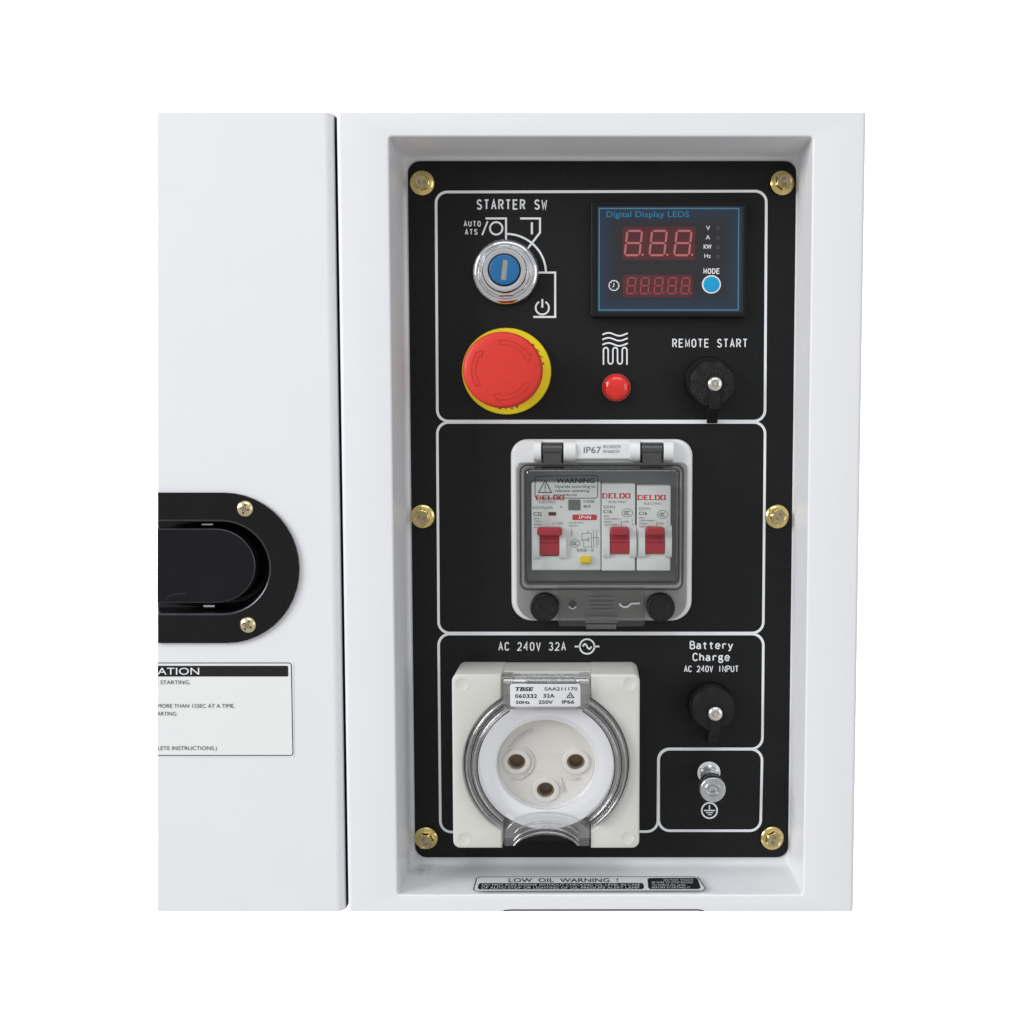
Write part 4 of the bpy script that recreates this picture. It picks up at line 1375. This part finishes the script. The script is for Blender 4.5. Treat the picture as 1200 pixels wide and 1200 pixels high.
# clear flap cover
ycl = yo - 0.0055
ct = at(640.2, 896.5, ycl + 0.003)
kc_ = K(896, ycl)
mb = MB()
pr_ = [(95.0 * KO, yo + 0.010), (95.0 * KO, yo + 0.001), (94.4 * KO, ycl + 0.004), (92.5 * KO, ycl + 0.0022), (90.5 * KO, ycl + 0.0020), (89.5 * KO, ycl + 0.0036), (86.0 * KO, ycl + 0.0038), (85.2 * KO, ycl + 0.0016),
       (83.0 * KO, ycl + 0.0004), (80.5 * KO, ycl + 0.0002), (79.6 * KO, ycl + 0.0012), (79.2 * KO, ycl + 0.004), (78.8 * KO, yo + 0.0025)]
sweep(mb, ct.x, ct.z, pr_, -53, 58, 70, 0.958)
obj('flap_rim', mb, 'clear2', po, sharp=60)
mb = MB()
sweep(mb, ct.x, ct.z, pr_, 122, 233, 70, 0.958)
obj('flap_rim', mb, 'clear2', po, sharp=60)
for ra, yy0, bm_, br_ in ((92.6, ycl + 0.0016, 'clear3', 0.0005), (84.0, ycl + 0.0001, 'clear3', 0.0005), (88.0, ycl + 0.0030, 'edge_dark', 0.0003), (79.9, ycl + 0.0006, 'edge_dark', 0.0003), (96.2, yo - 0.0002, 'edge_dark', 0.0003)):  # the dark beads put the clear rim's refraction lines into colour
    for g0, g1 in ((-53, 58), (122, 233)):
        mb = MB()
        sweep(mb, ct.x, ct.z, [(ra * KO + br_ * math.cos(R(t)), yy0 + br_ * math.sin(R(t))) for t in range(0, 361, 45)], g0, g1, 70, 0.958)
        obj('rim_bead', mb, bm_, po, sharp=80)
mb = MB()
rd_ = 79.2 * KO
mb.add(loop3(circ(ct.x, ct.z, rd_, rd_ * 0.958, 96), yo + 0.0005), [tuple(range(96))])
obj('flap_window', mb, 'clear', po)
mb = MB()
rows = []
for i in range(13):
    a = i / 12 * 2 * math.pi
    rr0 = 57.8 * KO + 0.0007 * math.cos(a); y_ = yo + 0.0016 + 0.0010 * math.sin(a)
    rows.append(loop3(circ(ct.x, ct.z, rr0, rr0 * 0.94, 96), y_))
strip(mb, rows)
obj('inner_bead', mb, 'clear', po, sharp=80)
# clear hinge block, spring and pin
yhb = yo - 0.001
yl = yo - 0.0062
mb = MB()
xa, xb = chx0 + 0.0006, chx1 - 0.0006
ztop = z1 - 0.0006
zlo = U(640, 830, yhb)[1]
for (a, b_) in ((xa, xa + 0.0055), (xb - 0.0055, xb)):
    slab(mb, ccw(rr(a, zlo, b_, ztop, 0.0008, 3)), yhb - 0.0028, yo + 0.010, bev=0.0006)
slab(mb, ccw(rr(xa + 0.0056, zlo, xb - 0.0056, U(640, 803, yhb)[1], 0.0006, 3)), yl + 0.00085, yo + 0.008, bev=0.0006)
slab(mb, ccw(rr(xa + 0.0056, ztop - 0.003, xb - 0.0056, ztop, 0.0006, 3)), yhb - 0.0004, yo + 0.004, bev=0.0006)
obj('hinge_block', mb, 'clear2', po)
mb = MB()
zs = U(640, 798.5, yo + 0.003)[1]
n = 300; turns = 26
xs0, xs1 = U(617, 800, yo)[0], U(674, 800, yo)[0]
rs = 0.0020
pth = []
for i in range(n + 1):
    t = i / n; a = t * turns * 2 * math.pi
    pth.append(Vector((xs0 + (xs1 - xs0) * t, yo + 0.0036 + rs * math.cos(a), zs + rs * math.sin(a))))
vs = []; fs = []
for i, p in enumerate(pth):
    a = i / n * turns * 2 * math.pi
    rad = Vector((0, math.cos(a), math.sin(a))); ax = Vector((1, 0, 0))
    for j in range(5):
        b_ = j / 5 * 2 * math.pi
        vs.append(p + (rad * math.cos(b_) + ax * math.sin(b_)) * 0.00032)
for i in range(n):
    for j in range(5):
        fs.append((i * 5 + j, i * 5 + (j + 1) % 5, (i + 1) * 5 + (j + 1) % 5, (i + 1) * 5 + j))
mb.add(vs, fs)
obj('hinge_spring', mb, 'steel', po, sharp=80)
mb = MB()
for (a, b_, rad) in ((xa + 0.0005, xs0 - 0.0005, 0.0016), (xs1 + 0.0005, xb - 0.0005, 0.0016), (xs0, xs1, 0.0012)):
    extrude_x(mb, [(yo + 0.0036 + rad * math.cos(R(t)), zs + rad * math.sin(R(t))) for t in range(0, 360, 24)], a, b_)
obj('hinge_pin', mb, 'chrome', po, sharp=50)
# rating label
yl = yo - 0.0062
mb = MB()
slab(mb, prr(597.8, 801.8, 680.3, 828.3, yl, 2.6, 4), yl, yl + 0.0008, bev=0.0002)
lb = obj('rating_label', mb, 'foil', po)
yli = yl - 0.0001
lettering([('f', 'TBSE', 602.6, 805.2, 624, 809.8, dict(bold=0.035, slant=0.28)), ('f', 'SAA211170', 638, 805.4, 676.6, 809.2, dict(bold=0.01)),
           ('m', '060332', 603.6, 813.4, 629.4, 818, dict(bold=0.02, fill=0.86)), ('f', '32A', 636.6, 813.2, 650, 817.6, dict(bold=0.02)),
           ('f', '50Hz', 604.4, 821.2, 621, 825, dict(bold=0.02)), ('f', '250V', 631, 820.8, 648, 824.9, dict(bold=0.02)), ('f', 'IP66', 658.6, 820.6, 673, 824.7, dict(bold=0.02))],
          'ink_k', lb, yli, 'label_lettering')
mb = MB()
pst(mb, [(668.4, 811.6), (672.6, 817.6), (664.2, 817.6)], 0.9, yli, True)
pst(mb, parc(668.4, 816.6, 1.6, 0, 180, 6), 0.7, yli)
obj('compliance_mark', mb, 'ink_k', lb, flat=True, merge=False)
# clear latch at the foot of the flap
ylt = yo - 0.002
mb = MB()


def arch(xc, yt, yb_, hw, rise, ypl, n=24):
    top = []
    for i in range(n + 1):
        t = -1 + 2 * i / n
        top.append(U(xc + hw * t, yt + rise * (1 - math.sqrt(max(0, 1 - (0.93 * t) ** 2))) / (1 - math.sqrt(1 - 0.93 ** 2)), ypl))
    return top


lat = [(U(591, 992, ylt)), (U(591, 975, ylt))] + arch(640, 953.5, 0, 45, 15, ylt) + [U(690.5, 975, ylt), U(690.5, 992, ylt), U(681, 992, ylt)]
low = arch(640, 979, 0, 36, 12.5, ylt)[::-1]
slab(mb, lat + low + [U(600, 992, ylt)], ylt, ylt + 0.010, bev=0.0011, n=4)
obj('flap_latch', mb, 'clear2', po, sharp=60)
for yt0, hw, rise, mk_ in ((963.5, 37, 12.5, 'clear3'), (970.2, 38, 15, 'chrome'), (975.4, 38, 15.5, 'chrome')):
    mb = MB()
    yz = ylt - 0.0006
    line = arch(640, yt0, 0, hw, rise, yz)
    vs = []; fs = []
    for i, p in enumerate(line):
        p0 = line[max(0, i - 1)]; p2 = line[min(len(line) - 1, i + 1)]
        t = Vector((p2[0] - p0[0], 0, p2[1] - p0[1])).normalized(); nn = Vector((-t.z, 0, t.x))
        for j in range(8):
            b_ = j / 8 * 2 * math.pi
            vs.append(Vector((p[0], yz, p[1])) + (nn * math.cos(b_) + Vector((0, 1, 0)) * math.sin(b_)) * 0.0006 * math.sin(math.pi * (0.08 + 0.84 * i / (len(line) - 1))) ** 0.5)
    for i in range(len(line) - 1):
        for j in range(8):
            fs.append((i * 8 + j, i * 8 + (j + 1) % 8, (i + 1) * 8 + (j + 1) % 8, (i + 1) * 8 + j))
    mb.add(vs, fs)
    M['clearbright'] = M.get('clearbright') or clear('clear_plastic_bright', (0.75, 0.76, 0.78), (0.4, 0.4, 0.42), 0.45, 0.12, 1.0)
    obj('latch_ridge', mb, 'clearbright' if mk_ == 'chrome' else 'clear3', po, sharp=80)
mb = MB()
box(mb, U(603, 980, yo)[0], U(677, 980, yo)[0], yo + 0.0105, yo + 0.013, z0 + 0.0002, U(640, 976, yo + 0.006)[1])
obj('finger_well', mb, 'gloss_k', po)
# four faint screw plugs on the corners
for px, py in ((541.5, 802), (738, 801.5), (544.5, 983), (735.5, 982)):
    c = at(px, py, yo); mb = MB()
    lathe(mb, c.x, c.z, [(8.6 * KO, yo + 0.0001), (8.4 * KO, yo - 0.0001), (7.6 * KO, yo - 0.00012), (7.2 * KO, yo - 0.00003), (1 * KO, yo - 0.00004)], 36)
    obj('screw_plug', mb, 'cream', po, sharp=60)

# ================================================================== EARTH TERMINAL
et = empty('earth_terminal', at(831, 906, YP), 'zinc plated earth terminal with knurled knob, above the earth symbol', 'earth terminal')
c = at(831, 906.5, YP - 0.002)
mb = MB()
hexf = lambda i, a: 1.0 / math.cos(((a + math.pi / 6) % (math.pi / 3)) - math.pi / 6)
lathe(mb, c.x, c.z, [(13.6 * KP, YP), (13.6 * KP, YP - 0.0008), (12.6 * KP, YP - 0.0010)], 40)
M['bright_steel'] = mat('bright_zinc_plating', (0.88, 0.89, 0.90), 0.28, 1.0, bump=0.2, bscale=900, var=0.08, vscale=400)
obj('washer', mb, 'bright_steel', et)
mb = MB()
lathe(mb, c.x, c.z, [(10.6 * KP, YP - 0.001, 1), (10.6 * KP, YP - 0.0044, 1), (9.6 * KP, YP - 0.0052, 0), (6 * KP, YP - 0.0053, 0)], 48, fn=hexf)
obj('hex_nut', mb, 'bright_steel', et, sharp=25)
mb = MB()
lathe(mb, c.x, c.z, [((6.2 if i % 2 else 5.2) * KP, YP - 0.004 - 0.0005 * i) for i in range(37)], 24)
obj('threaded_post', mb, 'steel', et)
yn = YP - 0.029
c = at(835.4, 926, yn); k = K(926, yn)
c0 = at(831, 906.5, YP)
mb = MB()
kn = lambda i, a: 1.0 + (0.03 if i % 2 else 0)
lathe(mb, c.x, c.z, [(9 * k, YP - 0.010), (10 * k, YP - 0.0185), (14.4 * k, YP - 0.0200), (15.2 * k, YP - 0.0206, 1), (15.2 * k, yn + 0.0010, 1), (14.5 * k, yn + 0.0002), (13.9 * k, yn), (9.6 * k, yn + 0.0001),
                     (8.9 * k, yn - 0.0004), (7.2 * k, yn - 0.0005), (6.6 * k, yn + 0.0006), (5.2 * k, yn + 0.0009), (4.6 * k, yn + 0.0002), (3.2 * k, yn), (2.6 * k, yn + 0.0022), (0.6 * k, yn + 0.0028)], 96, fn=kn)
obj('knurled_knob', mb, 'steel', et, sharp=40)

# ================================================================== DOOR LATCH
yl0 = -0.0016
lt = empty('paddle_latch', at(262, 665, 0), 'black recessed paddle latch with two brassy cross-head screws, set in the white door', 'latch')
out = stadium(262, 577.3, 753.6, 350.5, yl0)
inn_ = stadium(258, 609, 721, 317.5, yl0)
mb = MB()
slab(mb, out + inn_[::-1], yl0, -0.0001, bev=0.0)
# rolled lip into the dish and the dish wall
rows = []
lip = 0.0011
for i in range(7):
    a = i / 6 * math.pi / 2
    y_ = yl0 + lip * (1 - math.cos(a)); rows.append(loop3(off_path(inn_, lip * math.sin(a), y_), y_))
M['lip'] = mat('highlight_lip_metal', (0.09, 0.093, 0.105), 0.22, 0.9, var=0.2, vscale=120)  # lighter metallic finish given to the edges to bring out their highlight
mb2 = MB(); strip(mb2, rows, closed=False); obj('rolled_lip', mb2, 'lip', lt, sharp=60)
rows = rows[-1:]
rows.append(loop3(off_path(inn_, lip + 0.0004, 0.010), 0.010))
for i in range(1, 5):
    a = i / 4 * math.pi / 2
    y_ = 0.010 + 0.003 * math.sin(a); rows.append(loop3(off_path(inn_, lip + 0.0004 + 0.003 * (1 - math.cos(a)), y_), y_))
strip(mb, rows, closed=False)
pf = off_path(inn_, lip + 0.0034, 0.013)
mb.add(*tess([pf], 0.013))
obj('dish_plate', mb, 'gloss_k', lt, sharp=40)
pad = stadium(252, 619.0, 706.8, 299.8, 0.001)
mb = MB()
rows = []
for i in range(6):
    a = i / 5 * math.pi / 2
    rows.append(loop3(off_path(pad, 0.0006 * (1 - math.sin(a))), 0.0005 + 0.0006 * (1 - math.cos(a))))
mb2 = MB(); strip(mb2, rows, closed=False); obj('paddle_edge', mb2, 'lip', lt, sharp=60)
rows = rows[-1:]
rows.append(loop3(off_path(pad, 0, 0.0085), 0.0085))
strip(mb, rows, closed=False)
mb.add(*tess([off_path(pad, 0.0006)], 0.0005))
M['paddle'] = mat('black_paddle_paint', (0.0055, 0.0058, 0.0070), 0.34, bump=0.15, bscale=700, var=0.2, vscale=50, spec=0.22)
pd = obj('paddle', mb, 'paddle', lt, sharp=40)
mb = MB()
pst(mb, [(193.5, 703.2), (197, 699.8), (202, 697.5), (208, 696.2), (218, 695.4)], 0.7, 0.00045)
M['scuff'] = mat('scuff', (0.022, 0.022, 0.025), 0.5, var=0.4, vscale=900)
obj('scratch', mb, 'scuff', pd, flat=True, merge=False)
for px, py, s_ in ((243, 614.6, 0.5), (245.5, 710.3, 1.0)):
    mb = MB(); c = at(px, py, 0.004)
    extrude_x(mb, [(0.004 + 0.0013 * s_ * math.cos(R(t)) + 0.0005, c.z + 0.0013 * (0.4 + 0.6 * s_) * math.sin(R(t))) for t in range(0, 360, 30)], c.x - 0.0028, c.x + 0.0028)
    obj('pivot_pin', mb, 'steel', lt)
M['zincpale'] = mat('pale_yellow_zinc', (0.78, 0.68, 0.42), 0.22, 1.0, bump=0.3, bscale=900, var=0.15, vscale=400)
scr0 = None
for i, (px, py, an) in enumerate(((287.4, 596.2, 0.25), (290.8, 732.2, 0.5))):
    c = at(px, py, yl0)
    if scr0 is None:
        k = K(600, yl0); mb = MB()
        th = 0.0019
        prof = [(9.9 * k, 0.0), (9.9 * k, -0.0003)]
        prof += [(9.9 * k * math.cos(R(a)), -0.0003 - th * math.sin(R(a))) for a in (20, 38, 54, 68)]
        lathe(mb, 0, 0, prof, 40)
        scr0 = obj('screw', mb, 'zincpale', lt, origin=(0, 0, 0), sharp=50)
        mb = MB()
        yr_ = -0.00225
        a_, b_ = 1.25 * k, 6.0 * k
        cross = [(a_, a_), (a_ * .8, b_), (-a_ * .8, b_), (-a_, a_), (-b_, a_ * .8), (-b_, -a_ * .8), (-a_, -a_), (-a_ * .8, -b_), (a_ * .8, -b_), (a_, -a_), (b_, -a_ * .8), (b_, a_ * .8)]
        mb.add([(p[0], yr_ + (0.00018 if abs(p[0]) > 2 * a_ or abs(p[1]) > 2 * a_ else -0.0), p[1]) for p in cross] + [(0, -0.0020, 0)], [(i_, (i_ + 1) % 12, 12) for i_ in range(12)])
        M['recess'] = mat('screw_recess', (0.05, 0.025, 0.008), 0.6, 0.3, var=0.3, vscale=900)
        rec0 = obj('cross_recess', mb, 'recess', scr0, origin=(0, 0, 0), flat=True)
        s_, r_ = scr0, rec0
    else:
        s_ = scr0.copy(); COL.objects.link(s_); r_ = rec0.copy(); COL.objects.link(r_); r_.parent = s_
    s_.location = c - wl(lt); s_.rotation_euler = (0, an, 0)

# ================================================================== STICKERS
ys = -0.00018




def clipped(mb):
    """trim a flat print mesh at the cut edge of the door"""
    bm = bmesh.new()
    vs = [bm.verts.new(v) for v in mb.v]
    for f in mb.f:
        try: bm.faces.new([vs[i] for i in f])
        except ValueError: pass
    d = Vector((BL[0] - TL[0], 0, zb - zt)); nrm = Vector((d.z, 0, -d.x)).normalized()
    if nrm.x < 0: nrm = -nrm
    bmesh.ops.bisect_plane(bm, geom=bm.verts[:] + bm.edges[:] + bm.faces[:], plane_co=(TL[0] + 0.00005, 0, zt), plane_no=-nrm, clear_outer=True)
    out = MB(); bm.verts.index_update()
    out.add([v.co[:] for v in bm.verts], [tuple(v.index for v in f.verts) for f in bm.faces])
    bm.free()
    return out


st = empty('instruction_sticker', at(265, 831, 0), 'white instruction sticker with black header reading ATION, on the door under the latch', 'sticker')
a = U(344, 776, 0); b_ = U(345, 887, 0)
mb = MB()
zt_, zb_ = a[1], b_[1]
mb.add([(cutx(zt_), ys, zt_), (a[0], ys, zt_), (b_[0], ys, zb_), (cutx(zb_), ys, zb_)], [(0, 1, 2, 3)])
obj('sticker_base', mb, 'sticker', st, flat=True)
y2 = ys - 0.00012
mb = MB()
pst(mb, [(150, 776.9), (338.5, 776.9)] + parc(338.3, 780.1, 3.1, 85, 5, 4) + [(343.2, 882.2)] + parc(340.2, 882.2, 3.1, -5, -85, 4) + [(150, 885.3)], 0.95, y2)
obj('sticker_border', clipped(mb), 'ink_k', st, flat=True, merge=False)
mb = MB()
slabpts = [U(150, 780.2, y2), U(336.5, 780.2, y2), U(337.6, 781.3, y2), U(337.8, 791.6, y2), U(336.6, 792.8, y2), U(150, 792.8, y2)]
mb.add([(p[0], y2, p[1]) for p in slabpts], [tuple(range(6))])
obj('header_band', clipped(mb), 'ink_k', st, flat=True)
y3 = y2 - 0.00012
mb = MB(); fit(mb, 'ATION', 184.6, 782.6, 233.4, 790.6, y3, 0.0)
obj('header_lettering', clipped(mb), 'ink_w', st, flat=True, merge=False)
mb = MB()
fit(mb, 'E STARTING.', 182.5, 797.4, 222.6, 801.8, y3, -0.004)
fit(mb, 'MORE THAN 15SEC AT A TIME.', 184.6, 825, 275, 829.4, y3, -0.004)
fit(mb, 'ARTING.', 184.2, 834.2, 207.6, 838.6, y3, -0.004)
fit(mb, 'LETE INSTRUCTIONS.)', 184.8, 874.6, 254, 879, y3, -0.004)
obj('sticker_lettering', clipped(mb), 'ink_k', st, flat=True, merge=False)

# sticker on the ledge of the bay
zl = oz0 + 0.0013


def PZ(dz): return lambda px, py: (lambda q: (q[0], q[1], zl + dz))(UZ(px, py, zl + dz))


st2 = empty('low_oil_sticker', PZ(0)(690, 1036), 'wide LOW OIL WARNING sticker lying on the sill of the white bay', 'sticker')
P1 = PZ(0.0002)


def zrr(x0, y0, x1, y1, sk, P, r=3):
    """rectangle on the sill, ends leaning with the view"""
    return [P(x0 + sk, y0), P(x1 - sk, y0), P(x1 - sk + 2, y0 + 1.2), P(x1, y1 - 2), P(x1 - 2, y1), P(x0 + 2, y1), P(x0, y1 - 2), P(x0 + sk - 2, y0 + 1.2)]


def zline(mb, pts, w_, P):
    n = len(pts); c = (sum(p[0] for p in pts) / n, sum(p[1] for p in pts) / n)
    a = [P(*p) for p in pts]
    mid = P(*c)
    inner = []
    for i, p in enumerate(a):
        p0 = Vector(a[i - 1]); p1 = Vector(p); p2 = Vector(a[(i + 1) % n])
        d0 = (p1 - p0).normalized(); d1 = (p2 - p1).normalized()
        n0 = Vector((-d0.y, d0.x, 0)); n1 = Vector((-d1.y, d1.x, 0))
        m_ = (n0 + n1).normalized()
        if m_.dot(Vector(mid) - p1) < 0: m_ = -m_
        inner.append(tuple(p1 + m_ * w_))
    mb.add(a + inner, [(i, (i + 1) % n, (i + 1) % n + n, i + n) for i in range(n)])


base_pts = [(563, 1027.3), (812, 1026.9), (818.5, 1028), (827, 1040.6), (824, 1043.9), (558, 1044.3), (554.2, 1042.4), (558, 1029)]
mb = MB()
mb.add([P1(*p) for p in base_pts], [tuple(range(8))])
obj('sticker_base', mb, 'sticker', st2, flat=True)
mb = MB(); P2 = PZ(0.0003)
zline(mb, base_pts, 0.00055, P2)
obj('sticker_border', mb, 'ink_k', st2, flat=True)
mb = MB()
mb.add([P2(*p) for p in [(563, 1034.8), (752, 1034.6), (754, 1036), (754.6, 1040.4), (752.6, 1041.9), (562, 1042.2), (559.6, 1040.8), (561, 1036)]], [tuple(range(8))])
mb.add([P2(*p) for p in [(761, 1028.8), (815, 1028.6), (817.6, 1029.8), (821, 1040), (819, 1041.8), (762, 1042), (759.6, 1040), (758.8, 1030)]], [tuple(range(8))])
obj('black_band', mb, 'ink_k', st2, flat=True)
P3 = PZ(0.0004)
mb = MB()
fit(mb, 'LOW  OIL  WARNING  !', 596, 1029.2, 724, 1033.6, 0, 0.0, P=P3)
obj('sticker_lettering', mb, 'ink_k', st2, flat=True, merge=False)
mb = MB()
fit(mb, 'DO NOT RUN ENGINE WITHOUT CHECKING OIL LEVEL IN CASE', 565, 1035.5, 750, 1037.9, 0, -0.01, P=P3)
fit(mb, 'OF AUTO STOP OR LIGHTING OF OIL PRESSURE ALERT LAMP', 564, 1039, 749, 1041.4, 0, -0.01, P=P3)
for i, tx in enumerate(('DO NOT TOUCH', 'BE SURE TO STOP ENGINE', 'TO CHECK OIL LEVEL', 'BEFORE STARTING IT')):
    fit(mb, tx, 764 + (14 if i == 0 else 0), 1030 + 3.0 * i, [812, 812, 804, 809][i], 1032.0 + 3.0 * i, 0, -0.01, P=P3)
obj('band_lettering', mb, 'ink_w', st2, flat=True, merge=False)

# the top rim of a further sticker, just entering at the bottom of the cabinet
st3 = MB()
pst(st3, [(587, 1070)] + [(588.5, 1068.6), (592, 1067.2), (598, 1066.5), (818, 1066.3), (823, 1067.2), (826, 1069)], 1.5, -0.00015)
bm = bmesh.new()
vs = [bm.verts.new(v) for v in st3.v]
for f in st3.f: bm.faces.new([vs[i] for i in f])
bmesh.ops.bisect_plane(bm, geom=bm.verts[:] + bm.edges[:] + bm.faces[:], plane_co=(0, 0, zb), plane_no=(0, 0, -1), clear_outer=True)
s3 = MB(); bm.verts.index_update()
s3.add([v.co[:] for v in bm.verts], [tuple(v.index for v in f.verts) for f in bm.faces]); bm.free()
tagged(obj('sticker', s3, 'ink_k', flat=True), 'thin dark sticker border at the very bottom edge of the cabinet, below the bay sill', 'sticker')
